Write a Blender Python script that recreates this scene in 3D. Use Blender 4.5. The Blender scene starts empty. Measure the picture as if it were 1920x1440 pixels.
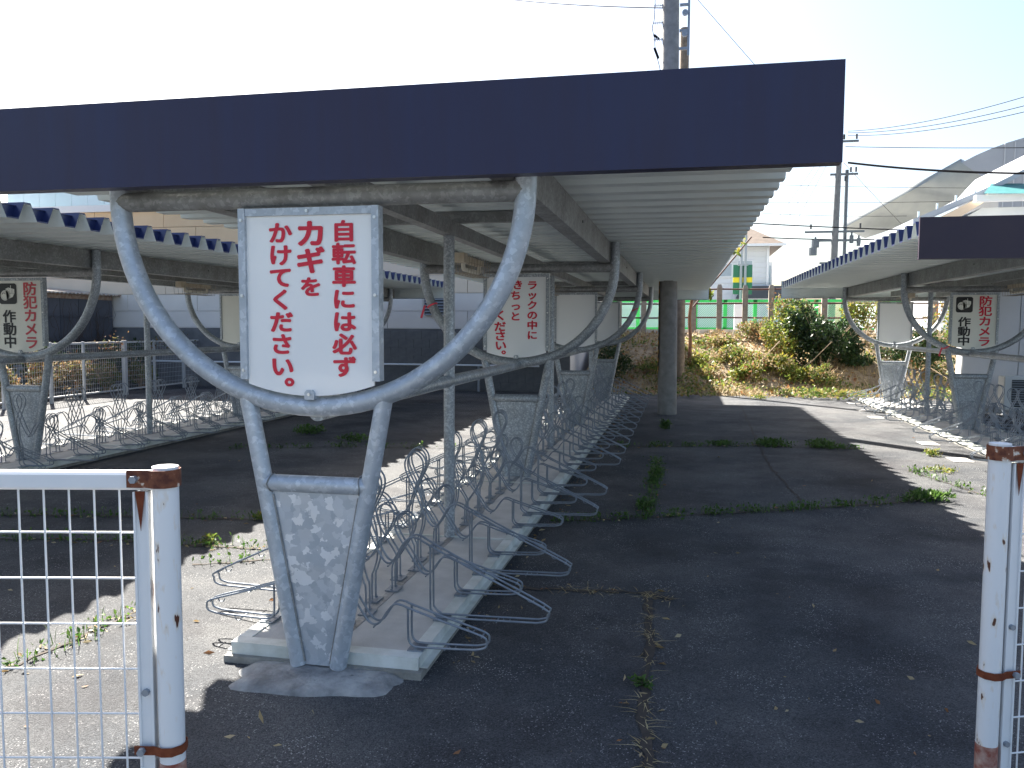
import bpy, bmesh, math, random
import numpy as np
from mathutils import Vector, Matrix
R = math.radians
random.seed(7); RNG = np.random.default_rng(7)
SC = bpy.context.scene
COL = SC.collection

# ------------------------------------------------------------------ camera
CAM = Vector((0, 0, 1.55)); FPX = 1532.4
_ya, _pi, _ro = R(11.77), R(4.06), R(0.21)
_fw = Vector((-math.sin(_ya)*math.cos(_pi), math.cos(_ya)*math.cos(_pi), -math.sin(_pi)))
_rt = Vector((math.cos(_ya), math.sin(_ya), 0)); _up = _rt.cross(_fw)
_r2 = _rt*math.cos(_ro) + _up*math.sin(_ro); _u2 = _up*math.cos(_ro) - _rt*math.sin(_ro)
cam = bpy.data.cameras.new('camera'); cam.sensor_width = 36; cam.lens = FPX/1920*36
cam.clip_start = 0.05; cam.clip_end = 3000
camo = bpy.data.objects.new('camera', cam); COL.objects.link(camo)
camo.matrix_world = Matrix((( _r2.x, _u2.x, -_fw.x, CAM.x), (_r2.y, _u2.y, -_fw.y, CAM.y), (_r2.z, _u2.z, -_fw.z, CAM.z), (0, 0, 0, 1)))
SC.camera = camo

# ------------------------------------------------------------------ sky, sun, exposure
SUNV = Vector((-0.72, 0.80, 1.0)).normalized()          # towards the sun
wd = bpy.data.worlds.new('World'); SC.world = wd; wd.use_nodes = True
nt = wd.node_tree; bg = nt.nodes['Background']
sky = nt.nodes.new('ShaderNodeTexSky'); sky.sky_type = 'NISHITA'; sky.sun_disc = False
sky.sun_elevation = math.asin(SUNV.z); sky.sun_rotation = math.atan2(SUNV.x, SUNV.y) % (2*math.pi)
sky.air_density = 1.0; sky.dust_density = 2.6; sky.ozone_density = 1.0
nt.links.new(sky.outputs[0], bg.inputs[0]); bg.inputs[1].default_value = 0.05
sl = bpy.data.lights.new('sun', 'SUN'); sl.energy = 5.0; sl.angle = R(0.53); sl.color = (1.0, 0.94, 0.84)
so = bpy.data.objects.new('sun', sl); COL.objects.link(so); so.location = (-20, 30, 40)
so.rotation_euler = SUNV.to_track_quat('Z', 'Y').to_euler()
SC.view_settings.view_transform = 'Standard'; SC.view_settings.look = 'None'
SC.view_settings.exposure = 2.48; SC.view_settings.gamma = 1; SC.view_settings.use_curve_mapping = False
SC.cycles.max_bounces = 8; SC.cycles.diffuse_bounces = 5; SC.cycles.transparent_max_bounces = 8

def ray(u, v): return _fw + _r2*((u-960)/FPX) - _u2*((v-720)/FPX)
def atY(u, v, y): d = ray(u, v); return CAM + d*(y/d.y)
def atZ(u, v, z=0.0): d = ray(u, v); return CAM + d*((z-CAM.z)/d.z)
def atX(u, v, x): d = ray(u, v); return CAM + d*(x/d.x)
def atD(u, v, t): return CAM + ray(u, v)*t

# ------------------------------------------------------------------ materials
MATS = {}
def mat(name, color=(.5, .5, .5), rough=.6, metal=0.0, var=None, scale=6.0, bump=0.0, bscale=60.0, spec=.5, coord='Object', detail=6.0):
    """plain principled with optional noise between color and var plus fine bump"""
    if name in MATS: return MATS[name]
    m = bpy.data.materials.new(name); m.use_nodes = True; n = m.node_tree; b = n.nodes['Principled BSDF']
    b.inputs['Roughness'].default_value = rough; b.inputs['Metallic'].default_value = metal
    b.inputs['Specular IOR Level'].default_value = spec
    b.inputs['Base Color'].default_value = (*color, 1)
    tc = n.nodes.new('ShaderNodeTexCoord')
    if var is not None:
        t = n.nodes.new('ShaderNodeTexNoise'); t.inputs['Scale'].default_value = scale; t.inputs['Detail'].default_value = detail; t.inputs['Roughness'].default_value = .62
        n.links.new(tc.outputs[coord], t.inputs['Vector'])
        r = n.nodes.new('ShaderNodeValToRGB'); r.color_ramp.elements[0].position = .35; r.color_ramp.elements[1].position = .68
        r.color_ramp.elements[0].color = (*color, 1); r.color_ramp.elements[1].color = (*var, 1)
        n.links.new(t.outputs['Fac'], r.inputs[0]); n.links.new(r.outputs[0], b.inputs['Base Color'])
    if bump > 0:
        t2 = n.nodes.new('ShaderNodeTexNoise'); t2.inputs['Scale'].default_value = bscale; t2.inputs['Detail'].default_value = 3
        n.links.new(tc.outputs[coord], t2.inputs['Vector'])
        bp = n.nodes.new('ShaderNodeBump'); bp.inputs['Strength'].default_value = bump; bp.inputs['Distance'].default_value = .01
        n.links.new(t2.outputs['Fac'], bp.inputs['Height']); n.links.new(bp.outputs[0], b.inputs['Normal'])
    MATS[name] = m; return m

def galv(name, scale, lo, hi, metal=.55, rough=.42, dirt=0.0):
    """hot-dip galvanised steel: spangle patches from warped voronoi cells"""
    m = bpy.data.materials.new(name); m.use_nodes = True; n = m.node_tree; b = n.nodes['Principled BSDF']
    tc = n.nodes.new('ShaderNodeTexCoord'); nz = n.nodes.new('ShaderNodeTexNoise'); nz.inputs['Scale'].default_value = scale*1.1; nz.inputs['Detail'].default_value = 3
    mx = n.nodes.new('ShaderNodeMix'); mx.data_type = 'RGBA'; mx.blend_type = 'LINEAR_LIGHT'; mx.inputs[0].default_value = .9/scale
    n.links.new(tc.outputs['Object'], nz.inputs['Vector']); n.links.new(tc.outputs['Object'], mx.inputs[6]); n.links.new(nz.outputs['Color'], mx.inputs[7])
    vo = n.nodes.new('ShaderNodeTexVoronoi'); vo.inputs['Scale'].default_value = scale; n.links.new(mx.outputs[2], vo.inputs['Vector'])
    sp = n.nodes.new('ShaderNodeSeparateColor'); n.links.new(vo.outputs['Color'], sp.inputs[0])
    r = n.nodes.new('ShaderNodeValToRGB'); e = r.color_ramp.elements
    e[0].position = 0; e[0].color = (*lo, 1); e[1].position = .72; e[1].color = tuple([lo[i]*.55+hi[i]*.45 for i in range(3)])+(1,)
    k = e.new(.84); k.color = (*hi, 1); n.links.new(sp.outputs[0], r.inputs[0])
    big = n.nodes.new('ShaderNodeTexNoise'); big.inputs['Scale'].default_value = 5; big.inputs['Detail'].default_value = 8; n.links.new(tc.outputs['Object'], big.inputs['Vector'])
    rr = n.nodes.new('ShaderNodeValToRGB'); rr.color_ramp.elements[0].position = .38; rr.color_ramp.elements[0].color = (1, 1, 1, 1); rr.color_ramp.elements[1].position = .7
    rr.color_ramp.elements[1].color = (1-dirt, 1-dirt*1.05, 1-dirt*1.15, 1); n.links.new(big.outputs['Fac'], rr.inputs[0])
    mu = n.nodes.new('ShaderNodeMix'); mu.data_type = 'RGBA'; mu.blend_type = 'MULTIPLY'; mu.inputs[0].default_value = 1
    n.links.new(r.outputs[0], mu.inputs[6]); n.links.new(rr.outputs[0], mu.inputs[7]); n.links.new(mu.outputs[2], b.inputs['Base Color'])
    b.inputs['Metallic'].default_value = metal
    mr = n.nodes.new('ShaderNodeMapRange'); mr.inputs[3].default_value = rough-.08; mr.inputs[4].default_value = rough+.14
    n.links.new(sp.outputs[1], mr.inputs[0]); n.links.new(mr.outputs[0], b.inputs['Roughness'])
    bp = n.nodes.new('ShaderNodeBump'); bp.inputs['Strength'].default_value = .08; bp.inputs['Distance'].default_value = .004
    n.links.new(big.outputs['Fac'], bp.inputs['Height']); n.links.new(bp.outputs[0], b.inputs['Normal'])
    MATS[name] = m; return m

G_BIG = galv('galvanised_large_spangle', 46, (.42, .47, .53), (.58, .63, .69), .35, .40, .12)
G_PAN = galv('galvanised_sheet_spangle', 26, (.40, .45, .51), (.74, .77, .81), .35, .42, .10)
G_FINE = galv('galvanised_fine_spangle', 95, (.30, .33, .36), (.54, .58, .62), .45, .44, .25)
G_DULL = galv('galvanised_dull', 60, (.27, .275, .275), (.38, .385, .385), .35, .5, .3)
WIRE = mat('galvanised_wire', (.19, .215, .25), .42, .4, (.29, .32, .36), 14)
def navy():
    """navy coil-coated steel, sun-faded in soft upright streaks with a few scuffs"""
    m = bpy.data.materials.new('faded_navy_steel'); m.use_nodes = True; n = m.node_tree; L = n.links.new; b = n.nodes['Principled BSDF']; tc = n.nodes.new('ShaderNodeTexCoord')
    mp = n.nodes.new('ShaderNodeMapping'); mp.inputs['Scale'].default_value = (5, 5, .5); L(tc.outputs['Object'], mp.inputs[0])
    a = n.nodes.new('ShaderNodeTexNoise'); a.inputs['Scale'].default_value = 1.3; a.inputs['Detail'].default_value = 7; a.inputs['Roughness'].default_value = .65; L(mp.outputs[0], a.inputs['Vector'])
    r = n.nodes.new('ShaderNodeValToRGB'); e = r.color_ramp.elements; e[0].position = .32; e[0].color = (.024, .019, .052, 1); e[1].position = .72; e[1].color = (.021, .024, .074, 1); L(a.outputs['Fac'], r.inputs[0])
    c = n.nodes.new('ShaderNodeTexNoise'); c.inputs['Scale'].default_value = 2.4; c.inputs['Detail'].default_value = 9; c.inputs['Roughness'].default_value = .75; L(tc.outputs['Object'], c.inputs['Vector'])
    r2 = n.nodes.new('ShaderNodeValToRGB'); r2.color_ramp.elements[0].position = .62; r2.color_ramp.elements[1].position = .86; L(c.outputs['Fac'], r2.inputs[0])
    mx = n.nodes.new('ShaderNodeMix'); mx.data_type = 'RGBA'; L(r2.outputs[0], mx.inputs[0]); L(r.outputs[0], mx.inputs[6]); mx.inputs[7].default_value = (.060, .058, .11, 1); L(mx.outputs[2], b.inputs['Base Color'])
    mr = n.nodes.new('ShaderNodeMapRange'); mr.inputs[3].default_value = .28; mr.inputs[4].default_value = .52; L(c.outputs['Fac'], mr.inputs[0]); L(mr.outputs[0], b.inputs['Roughness']); b.inputs['Specular IOR Level'].default_value = .42
    bp = n.nodes.new('ShaderNodeBump'); bp.inputs['Strength'].default_value = .10; bp.inputs['Distance'].default_value = .01; L(a.outputs['Fac'], bp.inputs['Height']); L(bp.outputs[0], b.inputs['Normal'])
    return m
NAVY = navy()
ROOFN = mat('navy_roof_coating', (.016, .024, .085), .28, 0, (.022, .032, .10), 5, 0, 10, .6)
ROOFG = mat('roof_underside_grey', (.68, .74, .73), .40, 0, (.75, .80, .78), 2.5, .02, 20)
SIGNW = mat('white_acrylic', (.86, .87, .87), .14, 0, (.89, .895, .885), 3, .015, 5, .55)
SIGNC = mat('cream_acrylic', (.78, .78, .70), .2, 0, (.82, .81, .74), 3, .01, 5, .5)
RED = mat('red_lettering', (.66, .010, .040), .4)
RED2 = mat('faded_red_lettering', (.56, .035, .06), .45, 0, (.62, .09, .10), 9)
BLACK = mat('black_lettering', (.012, .012, .014), .4)
CONC = mat('platform_concrete', (.46, .45, .43), .85, 0, (.60, .585, .56), 4.5, .25, 90, .3)
CONCD = mat('rough_concrete', (.20, .195, .175), .9, 0, (.34, .33, .30), 14, .6, 70, .3)
FOOTC = mat('mortar_foot', (.17, .172, .175), .9, 0, (.42, .42, .41), 7, 1.0, 38, .25)
TRIM = mat('pale_trim_paint', (.50, .52, .47), .5, 0, (.74, .76, .73), 5, .06, 40, detail=9)
BOLT = mat('zinc_bolt', (.75, .75, .74), .3, .7)
RUST = mat('rust', (.13, .030, .014), .85, 0, (.24, .07, .030), 22, .5, 90, .3)
POLEC = mat('pole_concrete', (.22, .215, .205), .85, 0, (.32, .31, .295), 7, .25, 60, .3)
POSTC = mat('old_concrete_post', (.26, .22, .185), .9, 0, (.38, .33, .28), 10, .4, 60, .3)
IRON = mat('rusty_pipe', (.08, .032, .028), .7, 0, (.12, .05, .04), 12)
GREEN = mat('green_fence_paint', (.02, .42, .07), .5, 0, (.03, .50, .10), 4)
WHITEP = mat('white_wall_paint', (.74, .77, .80), .7, 0, (.80, .82, .84), 1.2, .03, 30)
BEIGE = mat('fixture_beige', (.62, .55, .44), .6, 0, (.50, .40, .28), 12)
DARKM = mat('dark_metal', (.035, .038, .045), .5)
GREYM = mat('grey_hardware', (.30, .33, .37), .5, .3)
CABLE = mat('cable_black', (.012, .012, .014), .9, spec=.05)
PINK = mat('pink_tape', (.75, .06, .10), .6)
GLASS = mat('window_glass', (.35, .42, .48), .08, 0, (.40, .47, .52), 3)
BARK = mat('bark', (.20, .10, .06), .9, 0, (.32, .17, .10), 10, .6, 40, .2)
TWIG = mat('dry_twig', (.30, .22, .14), .9, 0, (.40, .31, .20), 20)

def white_paint_rusty():
    """gloss white coat over steel with chips and rust bleeding"""
    m = bpy.data.materials.new('chipped_white_paint'); m.use_nodes = True; n = m.node_tree; b = n.nodes['Principled BSDF']
    tc = n.nodes.new('ShaderNodeTexCoord'); mp = n.nodes.new('ShaderNodeMapping'); mp.inputs['Scale'].default_value = (1, 1, .30)
    n.links.new(tc.outputs['Object'], mp.inputs[0])
    a = n.nodes.new('ShaderNodeTexNoise'); a.inputs['Scale'].default_value = 46; a.inputs['Detail'].default_value = 3; n.links.new(mp.outputs[0], a.inputs['Vector'])
    r1 = n.nodes.new('ShaderNodeValToRGB'); r1.color_ramp.elements[0].position = .675; r1.color_ramp.elements[1].position = .69; n.links.new(a.outputs['Fac'], r1.inputs[0])
    r2 = n.nodes.new('ShaderNodeValToRGB'); r2.color_ramp.elements[0].position = .58; r2.color_ramp.elements[0].color = (.80, .815, .83, 1); r2.color_ramp.elements[1].position = .76; r2.color_ramp.elements[1].color = (.72, .60, .45, 1); n.links.new(a.outputs['Fac'], r2.inputs[0])
    mx = n.nodes.new('ShaderNodeMix'); mx.data_type = 'RGBA'; n.links.new(r1.outputs[0], mx.inputs[0]); n.links.new(r2.outputs[0], mx.inputs[6]); mx.inputs[7].default_value = (.10, .035, .02, 1)
    n.links.new(mx.outputs[2], b.inputs['Base Color']); b.inputs['Roughness'].default_value = .33
    bp = n.nodes.new('ShaderNodeBump'); bp.inputs['Strength'].default_value = .25; bp.inputs['Distance'].default_value = .003; bp.invert = True
    n.links.new(r1.outputs[0], bp.inputs['Height']); n.links.new(bp.outputs[0], b.inputs['Normal'])
    MATS['chip'] = m; return m
CHIP = white_paint_rusty()
WHITEG = mat('white_gate_paint', (.79, .81, .83), .35, 0, (.82, .83, .84), 12)

def rust_strip():
    m = bpy.data.materials.new('rust_over_white'); m.use_nodes = True; n = m.node_tree; b = n.nodes['Principled BSDF']
    tc = n.nodes.new('ShaderNodeTexCoord'); a = n.nodes.new('ShaderNodeTexNoise'); a.inputs['Scale'].default_value = 42; a.inputs['Detail'].default_value = 6
    n.links.new(tc.outputs['Object'], a.inputs['Vector']); r = n.nodes.new('ShaderNodeValToRGB'); e = r.color_ramp.elements
    e[0].position = .36; e[0].color = (.10, .026, .014, 1); e[1].position = .58; e[1].color = (.22, .075, .035, 1); k = e.new(.63); k.color = (.62, .50, .40, 1); k = e.new(.70); k.color = (.80, .79, .76, 1)
    n.links.new(a.outputs['Fac'], r.inputs[0]); n.links.new(r.outputs[0], b.inputs['Base Color']); b.inputs['Roughness'].default_value = .75
    bp = n.nodes.new('ShaderNodeBump'); bp.inputs['Strength'].default_value = .4; bp.inputs['Distance'].default_value = .003; n.links.new(a.outputs['Fac'], bp.inputs['Height']); n.links.new(bp.outputs[0], b.inputs['Normal'])
    return m
RUSTW = rust_strip()
RUSTR = mat('flaking_red_primer', (.28, .085, .06), .8, 0, (.50, .36, .30), 30, .4, 80, .3)

def asphalt():
    m = bpy.data.materials.new('worn_asphalt'); m.use_nodes = True; n = m.node_tree; b = n.nodes['Principled BSDF']; L = n.links.new
    tc = n.nodes.new('ShaderNodeTexCoord')
    def noise(s, d=6, rough=.6):
        t = n.nodes.new('ShaderNodeTexNoise'); t.inputs['Scale'].default_value = s; t.inputs['Detail'].default_value = d; t.inputs['Roughness'].default_value = rough; L(tc.outputs['Object'], t.inputs['Vector']); return t
    def ramp(src, p0, c0, p1, c1):
        r = n.nodes.new('ShaderNodeValToRGB'); r.color_ramp.elements[0].position = p0; r.color_ramp.elements[0].color = (*c0, 1); r.color_ramp.elements[1].position = p1; r.color_ramp.elements[1].color = (*c1, 1); L(src, r.inputs[0]); return r
    def mix(f, a, bb, mode='MIX', fac=None):
        x = n.nodes.new('ShaderNodeMix'); x.data_type = 'RGBA'; x.blend_type = mode
        if fac is not None: x.inputs[0].default_value = fac
        else: L(f, x.inputs[0])
        L(a, x.inputs[6]); L(bb, x.inputs[7]); return x.outputs[2]
    big = ramp(noise(.9, 7).outputs['Fac'], .35, (.035, .041, .052), .68, (.104, .107, .114))
    vo = n.nodes.new('ShaderNodeTexVoronoi'); vo.inputs['Scale'].default_value = 210; L(tc.outputs['Object'], vo.inputs['Vector'])
    sep = n.nodes.new('ShaderNodeSeparateColor'); L(vo.outputs['Color'], sep.inputs[0])
    stone = ramp(sep.outputs[0], .0, (.45, .45, .46), 1.0, (1.55, 1.5, 1.42))
    c1 = mix(None, big.outputs[0], stone.outputs[0], 'MULTIPLY', 1.0)
    spark = ramp(sep.outputs[1], .955, (0, 0, 0), .962, (1, 1, 1)); wht = n.nodes.new('ShaderNodeRGB'); wht.outputs[0].default_value = (.38, .38, .38, 1)
    patchy = ramp(noise(3.2, 4).outputs['Fac'], .42, (0, 0, 0), .6, (1, 1, 1))
    sm = n.nodes.new('ShaderNodeMath'); sm.operation = 'MULTIPLY'; L(spark.outputs[0], sm.inputs[0]); L(patchy.outputs[0], sm.inputs[1])
    c2 = mix(sm.outputs[0], c1, wht.outputs[0])
    stain = ramp(noise(.75, 5, .7).outputs['Fac'], .34, (.52, .50, .53), .52, (1, 1, 1)); c3 = mix(None, c2, stain.outputs[0], 'MULTIPLY', 1.0)
    L(c3, b.inputs['Base Color']); b.inputs['Roughness'].default_value = .86; b.inputs['Specular IOR Level'].default_value = .35
    bp = n.nodes.new('ShaderNodeBump'); bp.inputs['Strength'].default_value = .8; bp.inputs['Distance'].default_value = .006
    vd = n.nodes.new('ShaderNodeMath'); vd.operation = 'SUBTRACT'; vd.inputs[0].default_value = 1; L(vo.outputs['Distance'], vd.inputs[1]); L(vd.outputs[0], bp.inputs['Height']); L(bp.outputs[0], b.inputs['Normal'])
    return m
ASPH = asphalt()

def leafmat(name, cols, trans=.45, rough=.5):
    """leaf colours picked per leaf, light passes through thin leaves"""
    m = bpy.data.materials.new(name); m.use_nodes = True; n = m.node_tree; L = n.links.new; b = n.nodes['Principled BSDF']
    g = n.nodes.new('ShaderNodeNewGeometry'); r = n.nodes.new('ShaderNodeValToRGB'); r.color_ramp.interpolation = 'CONSTANT'; e = r.color_ramp.elements
    e[0].color = (*cols[0], 1); e[1].position = 1/len(cols); e[1].color = (*cols[1 % len(cols)], 1)
    for i in range(2, len(cols)): k = e.new(i/len(cols)); k.color = (*cols[i], 1)
    L(g.outputs['Random Per Island'], r.inputs[0]); L(r.outputs[0], b.inputs['Base Color']); b.inputs['Roughness'].default_value = rough
    t = n.nodes.new('ShaderNodeBsdfTranslucent'); L(r.outputs[0], t.inputs[0]); mx = n.nodes.new('ShaderNodeMixShader'); mx.inputs[0].default_value = trans
    L(b.outputs[0], mx.inputs[1]); L(t.outputs[0], mx.inputs[2]); L(mx.outputs[0], n.nodes['Material Output'].inputs[0])
    return m
LF_DARK = leafmat('dark_shrub_leaf', [(.018, .042, .014), (.025, .055, .018), (.035, .07, .02), (.05, .085, .022)], .3, .38)
LF_MID = leafmat('mixed_bank_leaf', [(.07, .12, .022), (.14, .18, .035), (.24, .24, .05), (.26, .19, .06), (.10, .16, .03)], .45)
LF_YEL = leafmat('yellow_green_leaf', [(.14, .19, .03), (.20, .22, .04), (.11, .17, .03), (.24, .20, .03)], .5)
LF_DRY = leafmat('dry_leaf', [(.30, .21, .10), (.38, .29, .15), (.44, .36, .22), (.30, .14, .06), (.24, .18, .09)], .3, .7)
LF_WEED = leafmat('weed_leaf', [(.05, .12, .02), (.07, .15, .025), (.10, .18, .035), (.06, .10, .03)], .4)
LF_STRAW = leafmat('straw', [(.42, .34, .17), (.34, .25, .12), (.48, .40, .23)], .2, .8)
LF_VINE = leafmat('withered_vine', [(.12, .06, .035), (.20, .12, .05), (.07, .09, .025), (.16, .14, .04)], .3, .7)

# ------------------------------------------------------------------ mesh helpers
class MB:
    def __init__(s): s.v = []; s.f = []; s.m = []; s.cur = 0
    def add(s, vs, fs):
        o = len(s.v); s.v += [tuple(p) for p in vs]; s.f += [tuple(i+o for i in f) for f in fs]; s.m += [s.cur]*len(fs); return s
    def box(s, x0, x1, y0, y1, z0, z1):
        return s.add([(x0, y0, z0), (x1, y0, z0), (x1, y1, z0), (x0, y1, z0), (x0, y0, z1), (x1, y0, z1), (x1, y1, z1), (x0, y1, z1)],
                     [(0, 3, 2, 1), (4, 5, 6, 7), (0, 1, 5, 4), (1, 2, 6, 5), (2, 3, 7, 6), (3, 0, 4, 7)])
    def prism(s, pts, d):
        """closed outline (list of Vectors) pushed along vector d"""
        n = len(pts); d = Vector(d); a = [Vector(p) for p in pts]
        return s.add(a+[p+d for p in a], [tuple(range(n))[::-1], tuple(range(n, 2*n))]+[(i, (i+1) % n, n+(i+1) % n, n+i) for i in range(n)])
    def tube(s, pts, r, seg=10, closed=False, cap=True, r1=None):
        P = [Vector(p) for p in pts]; n = len(P); vs = []; fs = []
        T = []
        for i in range(n):
            a = P[(i-1) % n] if closed or i > 0 else P[i]; b = P[(i+1) % n] if closed or i < n-1 else P[i]
            T.append((b-a).normalized())
        up = Vector((0, 0, 1)) if abs(T[0].z) < .9 else Vector((1, 0, 0)); nrm = T[0].cross(up).normalized()
        for i in range(n):
            nrm = (nrm - T[i]*nrm.dot(T[i])).normalized(); bn = T[i].cross(nrm)
            rr = r if r1 is None else r+(r1-r)*i/(n-1)
            for k in range(seg):
                a = 2*math.pi*k/seg; vs.append(P[i]+nrm*(rr*math.cos(a))+bn*(rr*math.sin(a)))
        for i in range(n if closed else n-1):
            j = (i+1) % n
            for k in range(seg): fs.append((i*seg+k, i*seg+(k+1) % seg, j*seg+(k+1) % seg, j*seg+k))
        if cap and not closed: fs += [tuple(range(seg))[::-1], tuple((n-1)*seg+k for k in range(seg))]
        return s.add(vs, fs)
    def mesh(s, name, mats, smooth=None):
        me = bpy.data.meshes.new(name); me.from_pydata(s.v, [], s.f)
        for m in (mats if isinstance(mats, (list, tuple)) else [mats]): me.materials.append(m)
        me.polygons.foreach_set('material_index', s.m)
        bm = bmesh.new(); bm.from_mesh(me); bmesh.ops.recalc_face_normals(bm, faces=bm.faces); bm.to_mesh(me); bm.free()
        if smooth:
            me.polygons.foreach_set('use_smooth', [True]*len(me.polygons)); me.set_sharp_from_angle(angle=R(smooth))
        me.update(); return me

def put(name, me, parent=None, loc=(0, 0, 0), rz=0.0):
    o = bpy.data.objects.new(name, me); COL.objects.link(o); o.location = loc; o.rotation_euler = (0, 0, rz)
    if parent: o.parent = parent
    return o
def build(mb, name, mats, parent=None, loc=(0, 0, 0), rz=0.0, smooth=35, bevel=0):
    o = put(name, mb.mesh(name, mats, smooth), parent, loc, rz)
    if bevel: bv = o.modifiers.new('bevel', 'BEVEL'); bv.width = bevel; bv.segments = 2; bv.limit_method = 'ANGLE'
    return o
def tag(o, label=None, cat=None, group=None, kind=None):
    if label: o['label'] = label
    if cat: o['category'] = cat
    if group: o['group'] = group
    if kind: o['kind'] = kind
    return o
def thing(name, loc, label, cat, group=None, rz=0.0):
    o = bpy.data.objects.new(name, None); o.empty_display_size = .1; COL.objects.link(o); o.location = loc; o.rotation_euler = (0, 0, rz)
    return tag(o, label, cat, group)
def arc(cx, cz, r, a0, a1, n, y=0): return [(cx+r*math.cos(a0+(a1-a0)*i/n), y, cz+r*math.sin(a0+(a1-a0)*i/n)) for i in range(n+1)]
def smooth_path(P, sub=5):
    P = [Vector(p) for p in P]; out = []
    for i in range(len(P)-1):
        p0 = P[max(i-1, 0)]; p1 = P[i]; p2 = P[i+1]; p3 = P[min(i+2, len(P)-1)]
        for k in range(sub):
            t = k/sub; out.append(.5*((2*p1)+(p2-p0)*t+(2*p0-5*p1+4*p2-p3)*t*t+(3*p1-p0-3*p2+p3)*t**3))
    out.append(P[-1]); return out

# leaves as small folded blades scattered through a volume (numpy for speed)
def leaves_mesh(name, pts, size, m, aspect=.5, up=.35, jitter=.35, flat=0.0):
    n = len(pts); P = np.asarray(pts, float)
    d = RNG.normal(size=(n, 3)); d[:, 2] += up; d[:, 2] *= (1-flat); d /= np.linalg.norm(d, axis=1)[:, None]
    a = RNG.normal(size=(n, 3));
    if flat > 0: a[:, 2] *= (1-flat)
    w = np.cross(d, a); 
    if flat > 0: w[:, 2] *= (1-flat)
    w /= np.linalg.norm(w, axis=1)[:, None]; nn = np.cross(d, w)
    L = (size*(1+jitter*RNG.uniform(-1, 1, n)))[:, None]; W = L*aspect*.5
    v = np.stack([P, P+d*L*.5+w*W+nn*L*.06, P+d*L+nn*L*-.05, P+d*L*.5-w*W+nn*L*.06], 1).reshape(-1, 3)
    me = bpy.data.meshes.new(name); me.vertices.add(4*n); me.vertices.foreach_set('co', v.ravel())
    idx = np.arange(4*n).reshape(n, 4); tri = np.concatenate([idx[:, [0, 1, 2]], idx[:, [0, 2, 3]]], 1).ravel()
    me.loops.add(6*n); me.loops.foreach_set('vertex_index', tri); me.polygons.add(2*n); me.polygons.foreach_set('loop_start', np.arange(2*n)*3)
    me.materials.append(m); me.update(calc_edges=True); me.validate(); return me
def blades_mesh(name, roots, h, m, lean=.35, width=.006, zs=1.0):
    n = len(roots); P = np.asarray(roots, float); hh = h*RNG.uniform(.4, 1.2, n)[:, None]
    ang = RNG.uniform(0, 2*np.pi, n); d = np.stack([np.cos(ang), np.sin(ang), np.zeros(n)], 1); w = np.stack([-np.sin(ang), np.cos(ang), np.zeros(n)], 1)*width
    ln = lean*RNG.uniform(.2, 1.6, n)[:, None]; z = np.array([[0, 0, zs]])
    mid = P+d*hh*ln*.35+z*hh*.6; tip = P+d*hh*ln+z*hh*(1-.25*ln)
    v = np.stack([P-w, P+w, mid+w*.8, mid-w*.8, tip], 1).reshape(-1, 3)
    me = bpy.data.meshes.new(name); me.vertices.add(5*n); me.vertices.foreach_set('co', v.ravel()); i5 = np.arange(5*n).reshape(n, 5)
    tri = np.concatenate([i5[:, [0, 1, 2]], i5[:, [0, 2, 3]], i5[:, [3, 2, 4]]], 1).ravel()
    me.loops.add(9*n); me.loops.foreach_set('vertex_index', tri); me.polygons.add(3*n); me.polygons.foreach_set('loop_start', np.arange(3*n)*3)
    me.materials.append(m); me.update(calc_edges=True); me.validate(); return me
def blob_pts(n, c, r, clumps=9, spread=.42):
    """points gathered in uneven clumps inside an ellipsoid"""
    c = np.array(c); r = np.array(r); cc = RNG.normal(size=(clumps, 3)); cc /= np.linalg.norm(cc, axis=1)[:, None]; cc *= RNG.uniform(.25, .82, (clumps, 1))
    k = RNG.integers(0, clumps, n); q = RNG.normal(size=(n, 3)); q /= np.linalg.norm(q, axis=1)[:, None]; q *= RNG.uniform(.3, 1, (n, 1))**.5*spread*RNG.uniform(.6, 1.1, (clumps, 1))[k]
    return c+(cc[k]+q)*r

# ------------------------------------------------------------------ ground, bank, road
BANK_Y0, BANK_Y1, BANK_Z = 18.9, 24.3, 1.36
def bank_h(x, y):
    y0 = BANK_Y0+max(0, x-1.0)*.55*(1 if x < 4.5 else 0)+(1.92 if x >= 4.5 else 0)
    t = min(1, max(0, (y-y0)/(BANK_Y1-y0))); s = t*t*(3-2*t)*.55+t*.45
    n = .07*math.sin(x*2.1+y*1.3)+.05*math.sin(x*4.7-y*3.1)+.03*math.sin(x*9.1+y*7.7)
    return BANK_Z*s+n*min(1, t*6)*(1-t*.8)
g = MB(); g.add([(-90, -20, 0), (90, -20, 0), (90, 60, 0), (-90, 60, 0)], [(0, 1, 2, 3)])
ground = tag(build(g, 'asphalt', ASPH, smooth=None), kind='structure')
DIRT = mat('bank_soil', (.19, .145, .095), .95, 0, (.36, .29, .20), 3.5, .8, 35, .2)
b = MB(); nx, ny = 110, 50
vs = [(-2.4+20*i/nx, BANK_Y0-.15+(BANK_Y1+.2-BANK_Y0+.15)*j/ny, 0) for j in range(ny+1) for i in range(nx+1)]
vs = [(x, y, bank_h(x, y)-.01) for x, y, _ in vs]
b.add(vs, [(j*(nx+1)+i, j*(nx+1)+i+1, (j+1)*(nx+1)+i+1, (j+1)*(nx+1)+i) for j in range(ny) for i in range(nx)])
bank = tag(build(b, 'bank', DIRT, smooth=60), kind='structure')
ROADM = mat('road_grey', (.28, .27, .26), .9, 0, (.36, .35, .33), 3)
b = MB(); b.box(-2.4, 40, 24.4, 400, 1.0, 1.37); b.box(-400, 400, 60, 1500, .3, 1.30)
road = tag(build(b, 'road', ROADM, smooth=None), kind='structure')
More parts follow.
